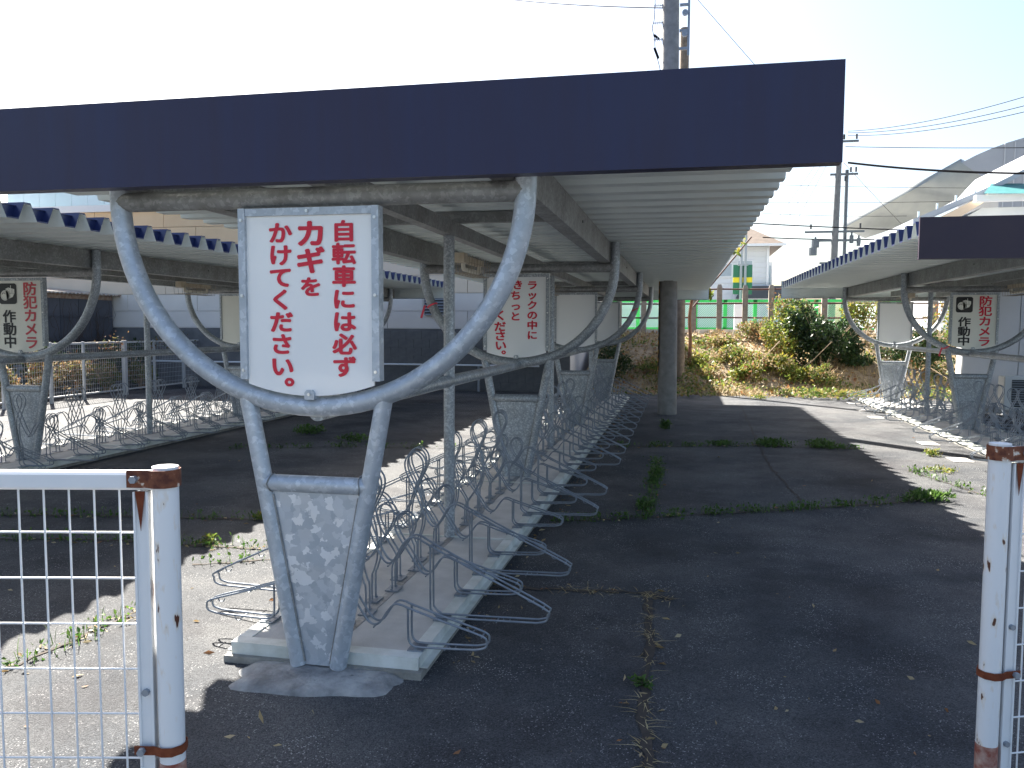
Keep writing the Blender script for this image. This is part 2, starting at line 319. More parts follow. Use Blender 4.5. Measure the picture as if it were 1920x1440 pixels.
b = MB(); b.box(-2.4, 30, 24.75, 24.98, 1.30, 1.47)
kerb = tag(build(b, 'kerb', mat('kerb_concrete', (.42, .40, .37), .9, 0, (.55, .52, .48), 4), smooth=None), kind='structure')

# painted marks and cracks in the asphalt
PAINT = mat('road_paint', (.62, .60, .58), .8, 0, (.40, .38, .36), 18)
mk = MB().box(-.11, .11, -.16, .16, 0, .003).mesh('painted_mark', PAINT)
for (u, v) in ((1600, 756), (1620, 770), (1642, 783), (1740, 832), (1800, 863)):
    p = atZ(u, v); put('painted_mark', mk, ground, (p.x, p.y, .004))
def crack(P, w=.012):
    m_ = MB(); P = [Vector(p) for p in P]; pts = []
    for a, c in zip(P[:-1], P[1:]):
        n = max(2, int((c-a).length/.07)); pts += [a+(c-a)*(i/n) for i in range(n)]
    pts.append(P[-1]); q = []
    for i, p in enumerate(pts):
        d = (pts[min(i+1, len(pts)-1)]-pts[max(i-1, 0)]).normalized(); s = Vector((-d.y, d.x, 0)); o = s*random.uniform(-.018, .018); k = w*random.uniform(.3, 1.3)
        q += [p+o+s*k, p+o-s*k]
    m_.add([(p.x, p.y, .004) for p in q], [(2*i, 2*i+1, 2*i+3, 2*i+2) for i in range(len(pts)-1)])
    build(m_, 'crack', mat('crack_dirt', (.03, .025, .022), .95, 0, (.07, .055, .045), 30), ground, smooth=None)
crack_lines = {
 'joint_a': [(1040, 978), (1230, 970), (1500, 955), (1740, 938)], 'joint_b': [(1160, 838), (1400, 836), (1610, 842)], 'joint_c': [(880, 1100), (1215, 1112), (1260, 1125)],
 'seam_d': [(1210, 1112), (1222, 1190), (1206, 1330), (1212, 1439)], 'seam_e': [(1232, 860), (1225, 910), (1215, 965)], 'joint_f': [(0, 966), (200, 968), (500, 975)], 'joint_g': [(0, 1010), (250, 1015), (480, 1030)],
 'seam_h': [(0, 1260), (120, 1210), (270, 1140)], 'joint_i': [(420, 842), (640, 838), (900, 842)], 'seam_k': [(1388, 760), (1440, 870), (1510, 950)], 'joint_l': [(1700, 882), (1850, 930)], 'joint_m': [(360, 1060), (560, 1045)]}
for k_, P in crack_lines.items(): crack([atZ(u, v) for u, v in P], .022 if k_ in ('joint_a', 'joint_b', 'joint_c', 'seam_d', 'joint_f', 'joint_g') else .012)

# ------------------------------------------------------------------ bicycle shelters
SP = 4.45; RA = .935; ZC = 2.13; TR = .0445; ROOF_W = 2.09; PITCH = .293; ZV, ZT = 2.34, 2.465
cache = {}
def memo(key, fn):
    if key not in cache: cache[key] = fn()
    return cache[key]
def m_arch(M):
    P = [(-RA, 0, 2.335), (-RA, 0, 2.22)]+arc(0, ZC, RA, math.pi, 2*math.pi, 44)+[(RA, 0, 2.22), (RA, 0, 2.335)]
    return MB().tube(P, TR, 20).mesh('arch', M, 40)
def leg_x(z): return .095+(z-.04)*(.315-.095)/(1.21-.04)
def m_leg(M, s): return MB().tube([(s*leg_x(.03), 0, .03), (s*leg_x(1.235), 0, 1.235)], .038, 18).mesh('leg', M, 40)
def m_cross(M): return MB().tube([(-leg_x(.85), 0, .85), (leg_x(.85), 0, .85)], .038, 18).mesh('crossbar', M, 40)
def m_panel(M):
    a = leg_x(.82)-.02; c = leg_x(.035)
    return MB().prism([(-c, -.007, .035), (c, -.007, .035), (a, -.007, .83), (-a, -.007, .83)], (0, .014, 0)).mesh('base_panel', M)
def m_weld(M, s):
    return MB().tube([(s*(leg_x(z)-.036), -.012, z) for z in np.linspace(.05, .8, 14)], .0055, 6).mesh('weld_bead', M, 60)
def m_top(M): return MB().tube([(-RA, 0, 2.10), (RA, 0, 2.10)], TR*.98, 18).mesh('top_bar', M, 40)
def fold_profile():
    """one corrugation in (y, z): valley, web, crest, web"""
    return [(0, ZV), (.11, ZV), (.17, ZT), (.233, ZT), (PITCH, ZV)]
def m_sheet():
    m_ = MB(); prof = []
    for k in range(2): prof += [(y+k*PITCH, z) for y, z in fold_profile()[:-1]]
    prof.append((2*PITCH, ZV)); n = len(prof); xs = (-ROOF_W, 0, ROOF_W)
    for dz, mi in ((0, 1), (.011, 0)):
        m_.cur = mi; m_.add([(x, y, z+dz) for x in xs for y, z in prof], [(a*n+i, a*n+i+1, (a+1)*n+i+1, (a+1)*n+i) for a in range(2) for i in range(n-1)])
    m_.cur = 0
    for x in (-ROOF_W, ROOF_W): m_.add([(x, y, z) for y, z in prof]+[(x, y, z+.011) for y, z in prof], [(i, i+1, n+i+1, n+i) for i in range(n-1)])
    me = bpy.data.meshes.new('roof_sheet'); me.from_pydata(m_.v, [], m_.f); me.materials.append(ROOFN); me.materials.append(ROOFG); me.polygons.foreach_set('material_index', m_.m); me.update(); return me
def m_endplate():
    # closes a valley from above: wide top, narrow bottom, a turned lip along the top
    m_ = MB().prism([(0, 0, ZV+.010), (0, .108, ZV+.010), (0, .158, ZT-.020), (0, -.048, ZT-.020)], (.005, 0, 0)); m_.box(-.018, .012, -.048, .158, ZT-.0195, ZT-.015); return m_.mesh('end_plate', ROOFN)
def m_beam(L, w, z0, z1, M, name): return MB().box(-w/2, w/2, 0, L, z0, z1).mesh(name, M)
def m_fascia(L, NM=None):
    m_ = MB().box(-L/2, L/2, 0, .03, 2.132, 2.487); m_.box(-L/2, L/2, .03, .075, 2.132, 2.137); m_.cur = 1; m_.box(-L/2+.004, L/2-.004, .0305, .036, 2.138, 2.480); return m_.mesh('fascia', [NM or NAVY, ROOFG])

def shelter(origin, nframes, y_front, nsheets, label, first_big=False, midposts=True, fm=None):
    sh = thing('bicycle_shelter', origin, label, 'bicycle shelter')
    for k in range(nframes):
        M = G_BIG if (first_big and k == 0) else G_FINE; key = M.name
        a = put('arch', memo(('arch', key), lambda: m_arch(M)), sh, (0, k*SP, 0))
        for s in (-1, 1):
            put('leg', memo(('leg', key, s), lambda: m_leg(M, s)), a); put('weld_bead', memo(('weld', s), lambda: m_weld(G_DULL, s)), a)
        put('crossbar', memo(('cross', key), lambda: m_cross(M)), a); put('base_panel', memo(('panel', key), lambda: m_panel(G_PAN if M is G_BIG else M)), a)
        for s in (-1, 1): put('weld_bead', memo(('cw', s), lambda: MB().tube([(s*(leg_x(.85)-.030-.012*abs(math.sin(t))), .0395*math.cos(t), .85+.0395*math.sin(t)) for t in np.linspace(0, 2*math.pi, 24, endpoint=False)], .0035, 5, True).mesh('weld_bead', G_DULL, 60)), a)
        put('top_bar', memo(('top',), lambda: m_top(G_DULL)), a)
        if k < nframes-1:
            put('tie_rail', memo(('tie',), lambda: MB().tube([(0, 0.02, 1.17), (0, SP-.02, 1.17)], .042, 16).mesh('tie_rail', G_FINE, 40)), sh, (0, k*SP, 0))
            if midposts: put('post', memo(('post',), lambda: MB().tube([(0, 0, .05), (0, 0, 2.16)], .038, 18).mesh('post', G_FINE, 40)), sh, (.0, k*SP+2.10, 0))
            cb = put('cross_beam', memo(('cb',), lambda: MB().box(-.86, .86, -.03, .03, 2.262, 2.335).mesh('cross_beam', G_DULL)), sh, (0, k*SP+2.25, 0))
    L = nsheets*2*PITCH
    for s in (-1, 1):
        bm_ = put('beam', memo(('beam', L), lambda: m_beam(L-.12, .10, 2.148, 2.336, G_DULL, 'beam')), sh, (s*.838, y_front+.06, 0))
        for k in range(nframes-1):
            put('bolt', memo(('bb',), lambda: MB().tube([(-.055, 0, 2.26), (.055, 0, 2.26)], .010, 6).mesh('bolt', DARKM)), bm_, (0, k*SP+2.4, 0))
    put('purlin', memo(('purl', L), lambda: m_beam(L-.12, .075, 2.160, 2.258, G_DULL, 'purlin')), sh, (0, y_front+.06, 0))
    ms = memo(('sheet',), m_sheet); ep = memo(('ep',), m_endplate)
    for k in range(nsheets):
        q = put('roof_sheet', ms, sh, (0, y_front+.02+k*2*PITCH, 0))
        for j in range(2):
            for s in (0, 1): 
                o = put('end_plate', ep, q, (ROOF_W-.072 if s else -ROOF_W+.072, j*PITCH+(0 if s else .11), 0), 0 if s else math.pi)
    fl = 2*ROOF_W+.04
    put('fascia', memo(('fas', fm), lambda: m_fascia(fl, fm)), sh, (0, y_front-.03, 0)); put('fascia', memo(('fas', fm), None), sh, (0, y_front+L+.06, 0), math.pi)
    return sh
MAIN = Vector((-1.569, 3.31, 0)); LEFT = Vector((-7.01, 3.17, 0)); RIGHT = Vector((4.07, 8.41, 0))
shelter(MAIN, 4, -.17, 26, 'long bicycle shelter with navy fascia and shiny spangled front arch over the lock-your-bike sign', True)  # roof lengthened at the rear so its shadow reaches the bank foot
shelter(LEFT, 4, -.30, 24, 'bicycle shelter with navy zigzag roof edge standing beside the white mesh fence and block-wall shed')
shelter(RIGHT, 3, -.78, 17, 'bicycle shelter with dark fascia in front of the pale prefab building with air conditioner', fm=mat('navy_fascia_brown_cast', (.030, .019, .038), .42, 0, (.040, .025, .040), 2.5, .05, 6, .4))  # brown cast of the light on this navy fascia mixed into its colour

# ------------------------------------------------------------------ rack platforms
def platform(x, y0, n, label):
    t = thing('rack_platform', (x, y0, 0), label, 'platform'); Ls = 2.03
    for k in range(n):
        put('slab', memo(('slab',), lambda: build_slab()), t, (0, k*Ls, 0))
        for s in (-1, 1): put('edge_trim', memo(('trim',), lambda: build_trim()), t, (s*.425, k*Ls+(0 if s > 0 else Ls), 0), 0 if s > 0 else math.pi)
        put('joint_strip', memo(('js',), lambda: MB().box(-.40, .40, -.012, .012, .07, .0905).mesh('joint_strip', TRIM)), t, (0, (k+1)*Ls, 0))
    put('base', memo(('base', n), lambda: MB().box(-.475, .475, -.05, n*Ls+.05, .0, .032).mesh('base', CONCD)), t)
    put('end_trim', memo(('et',), lambda: MB().box(-.452, .452, -.022, -.004, .026, .088).box(-.452, .452, -.004, .05, .085, .0885).mesh('end_trim', TRIM)), t)
    put('centre_strip', memo(('cs', n), lambda: MB().box(-.022, .022, .08, n*Ls-.05, .080, .0855).mesh('centre_strip', G_DULL)), t, (.02, 0, 0))
    return t
def build_slab():
    m_ = MB().box(-.424, .424, .006, 2.024, .030, .0825); return m_.mesh('slab', CONC)
def build_trim():
    m_ = MB().box(-.035, .03, .004, 2.026, .083, .0875); m_.box(.024, .03, .004, 2.026, .035, .083); m_.box(.03, .062, .004, 2.026, .034, .039); return m_.mesh('edge_trim', TRIM)
platform(-1.569, 3.37, 7, 'concrete plinth strip with pale trim under the racks behind the spangled front arch')
platform(-7.01, 4.6, 6, 'concrete plinth strip running beside the white mesh fence')
platform(4.07, 7.9, 5, 'sunlit concrete plinth strip beside the pale prefab building')

# mortar foot in front of the first platform
m_ = MB(); n = 40; rings = [(1.06, 0), (1.0, .012), (.93, .024), (.80, .031), (.45, .034)]; vs = []
offs = [1+.05*math.sin(3*i*2*math.pi/n+1)+.04*math.sin(7*i*2*math.pi/n)+random.uniform(-.015, .015) for i in range(n)]
for f_, z in rings:
    for i in range(n):
        a = 2*math.pi*i/n; ca, sa = math.cos(a), math.sin(a); e = (abs(ca)**4.5+abs(sa)**4.5)**(-1/4.5)
        vs.append((.345*ca*e*offs[i]*f_, .15*sa*e*offs[i]*f_, z*(.92+.14*math.sin(a*5+f_*9))+random.uniform(-.003, .003)))
fs = [(r*n+i, r*n+(i+1) % n, (r+1)*n+(i+1) % n, (r+1)*n+i) for r in range(4) for i in range(n)]+[tuple(4*n+i for i in range(n))]
m_.add(vs, fs); tag(build(m_, 'mortar_foot', FOOTC, None, (-1.55, 3.235, -.002), R(5), 50), 'low lump of grey mortar at the base of the spangled front arch', 'footing')

# ------------------------------------------------------------------ bicycle racks (wire pairs)
def rack_meshes(high):
    ctr = .02
    if high:
        up = [(.90, .112), (.945, .125), (.953, .155), (.93, .19), (.60, .345), (.36, .462), (.30, .494), (.262, .497), (.222, .465), (.175, .385), (.142, .360), (.11, .385), (.065, .47), (.022, .575), (-.032, .69), (-.030, .76), (.020, .80), (.070, .76), (.072, .69), (.020, .575), (-.010, .46), (-.010, .33), (.010, .255), (ctr, .225), (ctr, .088)]
        bot = [(.90, .112), (.45, .103), (.40, .108), (.368, .135), (.362, .18), (.362, .46)]
    else:
        up = [(.69, .112), (.735, .125), (.743, .150), (.72, .178), (.56, .225), (.385, .278), (.345, .292), (.31, .290), (.275, .250), (.245, .205), (.215, .193), (.18, .215), (.12, .305), (.055, .40), (.035, .465), (.060, .515), (.105, .523), (.14, .485), (.135, .42), (.085, .33), (.035, .255), (ctr, .21), (ctr, .088)]
        bot = [(.69, .112), (.45, .103), (.40, .108), (.382, .130), (.378, .16), (.378, .278)]
    g = .026; wires = []
    for s in (-1, 1):
        m_ = MB(); w = s*g
        m_.tube(smooth_path([(x, w, z) for x, z in up], 3), .0052, 6); m_.tube(smooth_path([(x, w, z) for x, z in bot], 3), .0052, 6)
        wires.append(m_.mesh('wire', WIRE, 50))
    TT = []; ties = [(.93, .19), (.62, .338), (.36, .46), (.70, .108), (.142, .352)] if high else [(.72, .178), (.50, .243), (.55, .107), (.215, .186)]
    for x, z in ties: TT.append(('tie', MB().tube([(x, -g-.006, z-.006), (x, g+.006, z-.006)], .004, 6).mesh('tie', WIRE, 50)))
    hooks = [(.86, .215), (.66, .312), (.74, .108)] if high else [(.66, .195), (.57, .107)]
    for x, z in hooks: TT.append(('hook', MB().tube([(x+.018*math.cos(a), g+.004, z-.004+.018*math.sin(a)) for a in np.linspace(math.pi, 2*math.pi, 7)], .003, 5).mesh('hook', WIRE, 50)))
    pl = MB().box(-.035, .035, -.048, .048, 0, .007)
    for s in (-1, 1): pl.tube([(0, s*.036, .006), (0, s*.036, .013)], .008, 6)
    return wires, TT, pl.mesh('mounting_plate', WIRE)
RK = {True: rack_meshes(True), False: rack_meshes(False)}
def rack(x, y, side, high, label, group):
    r = thing('bicycle_rack', (x, y, 0), label, 'bicycle rack', group, 0 if side > 0 else math.pi)
    W, T, P = RK[high]
    for w in W: put('wire', w, r)
    for nm, q_ in T: put(nm, q_, r)
    put('mounting_plate', P, r, (.415, 0, .0885)); put('mounting_plate', P, r, (.02, 0, .086))
    if random.random() < .5: r.rotation_euler.z += R(random.uniform(-1.5, 1.5))
ORD = ['first', 'second', 'third', 'fourth', 'fifth', 'sixth', 'seventh', 'eighth', 'ninth', 'tenth', 'eleventh', 'twelfth', 'thirteenth', 'fourteenth', 'fifteenth', 'sixteenth', 'seventeenth', 'eighteenth', 'nineteenth', 'twentieth']
def rack_row(x, y0, y1, off, frames, phase, where, end, back):
    """both sides of a plinth; labels count from a named landmark at one end"""
    for side in (1, -1):
        y = y0+(0 if side > 0 else off); k = phase; todo = []
        while y < y1:
            high = (k % 2 == 1)
            if min(abs(y-f) for f in frames) > .09 or not high: todo.append((y, high))
            y += .385; k += 1
        cnt = {True: 0, False: 0}; lane = where[0] if side > 0 else where[1]
        for y, high in (todo[::-1] if back else todo):
            kind = 'tall' if high else 'low'
            rack(x, y, side, high, ORD[cnt[high]]+' '+kind+' wire bicycle rack from the '+end+', '+lane, kind+' racks '+lane); cnt[high] += 1
fr = [MAIN.y+k*SP for k in range(4)]+[MAIN.y+2.1+k*SP for k in range(3)]
rack_row(-1.569, 3.46, 17.45, .19, fr, 0, ('facing the open asphalt lane', 'facing the sunlit strip'), 'spangled front arch', False)
fr = [LEFT.y+k*SP for k in range(4)]+[LEFT.y+2.1+k*SP for k in range(3)]
rack_row(-7.01, 6.35, 16.6, .19, fr, 0, ('facing away from the mesh fence', 'facing the mesh fence'), 'siding warehouse end', True)
fr = [RIGHT.y+k*SP for k in range(3)]+[RIGHT.y+2.1+k*SP for k in range(2)]
rack_row(4.07, 8.35, 17.8, .19, fr, 0, ('facing the prefab', 'facing the sunlit asphalt'), 'bank end beside the prefab', True)

# ------------------------------------------------------------------ sign boards
FC = bpy.data.curves.new('glyph', 'FONT'); FO = bpy.data.objects.new('glyph', FC); COL.objects.link(FO); FC.resolution_u = 4
glyphs = {}
def glyph(ch, bold):
    """outline of one character as a flat mesh, strokes thickened with round corners"""
    if (ch, bold) in glyphs: return glyphs[(ch, bold)]
    FC.body = ch; FC.offset = bold; FC.size = 1.0
    bpy.context.view_layer.update(); dg = bpy.context.evaluated_depsgraph_get()
    me = bpy.data.meshes.new_from_object(FO.evaluated_get(dg)); v = [tuple(p.co) for p in me.vertices]; f = [tuple(p.vertices) for p in me.polygons]; bpy.data.meshes.remove(me)
    glyphs[(ch, bold)] = (v, f); return v, f
def lettering(items, name, M, parent, yoff, bold=.022, wide=1.2):
    """items: (char, x, z, em) in the parent's X-Z plane, facing -Y; strokes are thickened by stacked, slightly shifted outlines"""
    for ch, x, z, em in items:
        v, f = glyph(ch, 0.0); cx, cy = (.5, .38) if ch != '\u3002' else (.22, .10); m_ = MB()
        for k in range(7):
            a = k*math.pi/3; r_ = bold if k < 6 else 0
            m_.add([(x+(p[0]-cx+r_*math.cos(a))*em*wide, yoff-.00012*k, z+(p[1]-cy+r_*math.sin(a))*em) for p in v], f)
        me = bpy.data.meshes.new(name); me.from_pydata(m_.v, [], m_.f); me.materials.append(M); me.update(); put(name, me, parent)
SW = .317
def sign(origin, label, panelmat=SIGNW, top=2.05, yface=-.055, big=False):
    s = thing('sign_board', origin, label, 'sign')
    ri = RA-TR-.006; w = SW-.026; P = [(-w, yface+.012, top-.03), (w, yface+.012, top-.03)]
    for i in range(15):
        x = w-2*w*i/14; P.append((x, yface+.012, ZC-math.sqrt(ri*ri-x*x)))
    put('panel', MB().prism([Vector(p) for p in reversed(P)], (0, .010, 0)).mesh('panel', panelmat), s)
    GM = G_BIG if big else G_FINE
    zb = ZC-math.sqrt(ri*ri-SW*SW)
    for sx in (-1, 1):
        e = put('frame_side', MB().box(-.016, .016, -.004, .05, zb+.01, top).mesh('frame_side', GM), s, (sx*(SW-.012), yface, 0))
        for z in (top-.05, (top+zb)/2, zb+.05): put('bolt', memo(('sb',), lambda: MB().tube([(0, 0, 0), (0, -.007, 0)], .007, 8).mesh('bolt', BOLT)), e, (0, -.004, z))
    e = put('frame_top', MB().box(-SW+.0045, SW-.0045, 0, .045, top-.033, top-.001).mesh('frame_top', GM), s, (0, yface-.001, 0))
    put('bolt', memo(('sb',), None), e, (0, -.001, top-.016))
    z0 = ZC-ri
    put('clip', MB().prism([(-.022, yface-.003, z0-.015), (.022, yface-.003, z0-.015), (.022, yface-.003, z0+.014), (.013, yface-.003, z0+.026), (-.013, yface-.003, z0+.026), (-.022, yface-.003, z0+.014)], (0, .05, 0)).mesh('clip', GM), s)
    put('bolt', memo(('sb',), None), s, (0, yface-.004, z0+.008))
    return s, yface+.0095
def from_px(crop, sc, pts, origin, yf):
    out = []
    for ch, u, v, em in pts:
        p = atY(crop[0]+u/sc, crop[1]+v/sc, origin.y+yf); d = (p-CAM).dot(_fw); out.append((ch, p.x-origin.x, p.z, em/sc*d/FPX))
    return out
s1, yf = sign(MAIN, 'big white sign with three columns of red Japanese lettering on the spangled front arch', big=True)
c1 = [(c, 700+i*1.3, 250+i*145.5, 140) for i, c in enumerate('自転車には必ず')]+[('カ', 490, 266, 180), ('ギ', 487, 439, 174), ('を', 490, 608, 132)]+[(c, 292+i*2.4, 262+i*143, 141) for i, c in enumerate('かけてください')]+[('。', 357, 1221, 150)]
lettering(from_px((440, 360), 3.428, c1, MAIN, yf), 'red_character', RED, s1, yf-.001, .038)
o2 = MAIN+Vector((0, SP, 0)); s2, yf = sign(o2, 'white sign with red rack lettering hung in the second arch behind the front sign')
c2 = [(c, 392, 378+i*75, 70) for i, c in enumerate('ラックの中に')]+[('き', 283, 376, 72), ('ち', 268, 455, 72), ('っ', 268, 535, 72), ('と', 265, 612, 72), ('く', 155, 605, 78), ('だ', 150, 688, 78), ('さ', 152, 758, 78), ('い', 155, 830, 78), ('。', 180, 882, 78)]
lettering(from_px((900, 440), 4, c2, o2, yf), 'red_character', RED, s2, yf-.001, .036)
sign(MAIN+Vector((0, 2*SP, 0)), 'blank white sign in the centre shelter directly behind the rack sign')
sign(MAIN+Vector((0, 3*SP, 0)), 'blank white sign in the rearmost arch of the centre shelter')

def camera_icon(parent, x, z, w, y):
    m_ = MB(); n = 6; r = w*.14; P = []
    for cx, cz, a0 in ((x+w/2-r, z+w/2-r, 0), (x-w/2+r, z+w/2-r, 90), (x-w/2+r, z-w/2+r, 180), (x+w/2-r, z-w/2+r, 270)):
        for i in range(n+1): P.append((cx+r*math.cos(R(a0+90*i/n)), y, cz+r*math.sin(R(a0+90*i/n))))
    m_.add(P, [tuple(range(len(P)))]); put('icon_plate', m_.mesh('icon_plate', BLACK), parent)
    k = MB(); q = lambda a, c: (x+a*w, y-.0012, z+c*w)
    k.add([q(-.06, -.28), q(.28, -.16), q(.38, .02), q(.38, .22), q(.04, .30), q(-.12, .24)], [tuple(range(6))])
    k.add([q(-.16+.24*math.cos(a), -.08+.25*math.sin(a)) for a in np.linspace(0, 2*math.pi, 24, endpoint=False)], [tuple(range(24))])
    k.add([q(.16, .27), q(.19, .27), q(.19, .40), q(.16, .40)], [(0, 1, 2, 3)])
    me = bpy.data.meshes.new('icon_camera'); me.from_pydata(k.v, [], k.f); me.materials.append(SIGNC); put('icon_camera', me, parent)
    l = MB(); y2 = y-.0022
    def stroke(pts, wd):
        pts = [Vector((x+a*w, y2, z+c*w)) for a, c in pts]; L_ = []; R_ = []
        for i, p in enumerate(pts):
            d = (pts[min(i+1, len(pts)-1)]-pts[max(i-1, 0)]).normalized(); s = Vector((-d.z, 0, d.x))*wd*w; L_.append(p+s); R_.append(p-s)
        l.add(L_+R_, [(i, i+1, len(pts)+i+1, len(pts)+i) for i in range(len(pts)-1)])
    stroke([(-.13+.25*math.cos(a), -.06+.26*math.sin(a)) for a in np.linspace(-1.1, 2.0, 14)], .007)
    stroke([(-.22+.10*math.cos(a), -.06+.10*math.sin(a)) for a in np.linspace(.4, 2.9, 8)], .014); stroke([(-.16+.19*math.cos(a), -.08+.20*math.sin(a)) for a in np.linspace(0, 2*math.pi, 24)], .004)
    stroke([(.06, .26), (.14, .05), (.12, -.19)], .006); stroke([(.22, .24), (.22, .02)], .005); stroke([(.30, .22), (.30, .02)], .005); stroke([(.10, .02), (.38, .02)], .005)
    me = bpy.data.meshes.new('icon_lines'); me.from_pydata(l.v, [], l.f); me.materials.append(BLACK); put('icon_lines', me, parent)
def camera_sign(o, label, redm):
    s, yf = sign(o, label, SIGNC); W = .582; H = .77; X = lambda t: (t-.5)*W; Zz = lambda t: 2.02-t*H
    lettering([(c, X(.745), Zz(.115+.187*i), .148) for i, c in enumerate('防犯カメラ')], 'red_character', redm, s, yf-.001, .03)
    lettering([(c, X(.285), Zz(.50+.178*i), .143) for i, c in enumerate('作動中')], 'black_character', BLACK, s, yf-.001, .03)
    camera_icon(s, X(.27), Zz(.185), .222, yf-.001)
camera_sign(LEFT+Vector((0, SP, 0)), 'cream security camera sign with faded red lettering, hung before the mesh fence and block shed', RED2)
camera_sign(RIGHT+Vector((0, SP, 0)), 'cream security camera sign with bright red lettering, hung before the pale prefab building', RED)
sign(LEFT+Vector((0, 2*SP, 0)), 'blank cream sign in the arch before the pale siding warehouse wall', SIGNC)
sign(RIGHT+Vector((0, 2*SP, 0)), 'blank bright white sign in the arch before the dark green shrub')
bpy.data.objects.remove(FO)

# pink tape tied round arches
def tape(p, nrm_axis, label, tail):
    t = MB(); t.tube([(p[0]+.056*math.cos(a)*.8, p[1]+.056*math.sin(a), p[2]+.022*math.cos(a)) for a in np.linspace(0, 2*math.pi, 14, endpoint=False)], .009, 5, True)
    if tail: t.prism([(p[0]-.07, p[1]-.05, p[2]), (p[0]-.05, p[1]-.05, p[2]), (p[0]-.085, p[1]-.06, p[2]-.13), (p[0]-.105, p[1]-.06, p[2]-.12)], (0, .003, 0))
    tag(build(t, 'tape_tie', PINK), label, 'tape')
q = MAIN+Vector((0, SP, 0)); a = math.pi+R(24); tape((q.x+RA*math.cos(a), q.y, ZC+RA*math.sin(a)), 0, 'pink plastic tape with a loose tail tied round the second arch', True)
q = MAIN+Vector((0, 2*SP, 0)); a = -R(21); tape((q.x+RA*math.cos(a), q.y, ZC+RA*math.sin(a)), 0, 'red tape wrapped round the third arch of the centre shelter', False)
q = RIGHT+Vector((0, SP, 0)); a = math.pi+R(68); tape((q.x+RA*math.cos(a), q.y, ZC+RA*math.sin(a)), 0, 'pink tape tied on the arch below the bright red camera sign', True)

# caged fluorescent lamps under the roofs
def lamp(o, label):
    t = thing('caged_lamp', o, label, 'lamp', None)
    put('junction_box', memo(('jb',), lambda: MB().box(-.045, .045, -.06, .06, -.03, .05).mesh('junction_box', BEIGE)), t, (0, -.34, .02))
    put('fitting', memo(('fit',), lambda: MB().box(-.035, .035, -.32, .34, .0, .05).mesh('fitting', BEIGE)), t)
    put('tube', memo(('tub',), lambda: MB().tube([(0, -.26, .02), (0, -.26, -.045), (0, -.24, -.06), (0, .28, -.06), (0, .30, -.045), (0, .30, .02)], .019, 10).mesh('tube', mat('tube_white', (.72, .68, .58), .4), 40)), t)
    c = MB()
    for y in np.linspace(-.38, .38, 9): c.tube([(-.09, y, .05), (-.075, y, -.10), (.075, y, -.10), (.09, y, .05)], .0028, 5)
    for x, z in ((-.075, -.10), (.075, -.10), (0, -.10), (-.085, -.01), (.085, -.01)): c.tube([(x, -.38, z), (x, .38, z)], .0025, 5)
    put('cage', memo(('cage',), lambda: c.mesh('cage', mat('cage_wire', (.36, .31, .24), .6, .3))), t)
for o, l in (((-1.87, 7.15, 2.10), 'beige caged strip lamp hanging before the rack sign arch'), ((-1.87, 11.6, 2.10), 'caged strip lamp between the rack sign and the blank sign behind it'),
             ((-6.85, 10.6, 2.08), 'caged strip lamp under the roof by the mesh fence'), ((4.42, 12.2, 2.09), 'beige caged strip lamp hanging beside the bright red camera sign'), ((4.0, 16.2, 2.09), 'caged strip lamp before the bright blank sign by the dark shrub')):
    lamp(o, l)

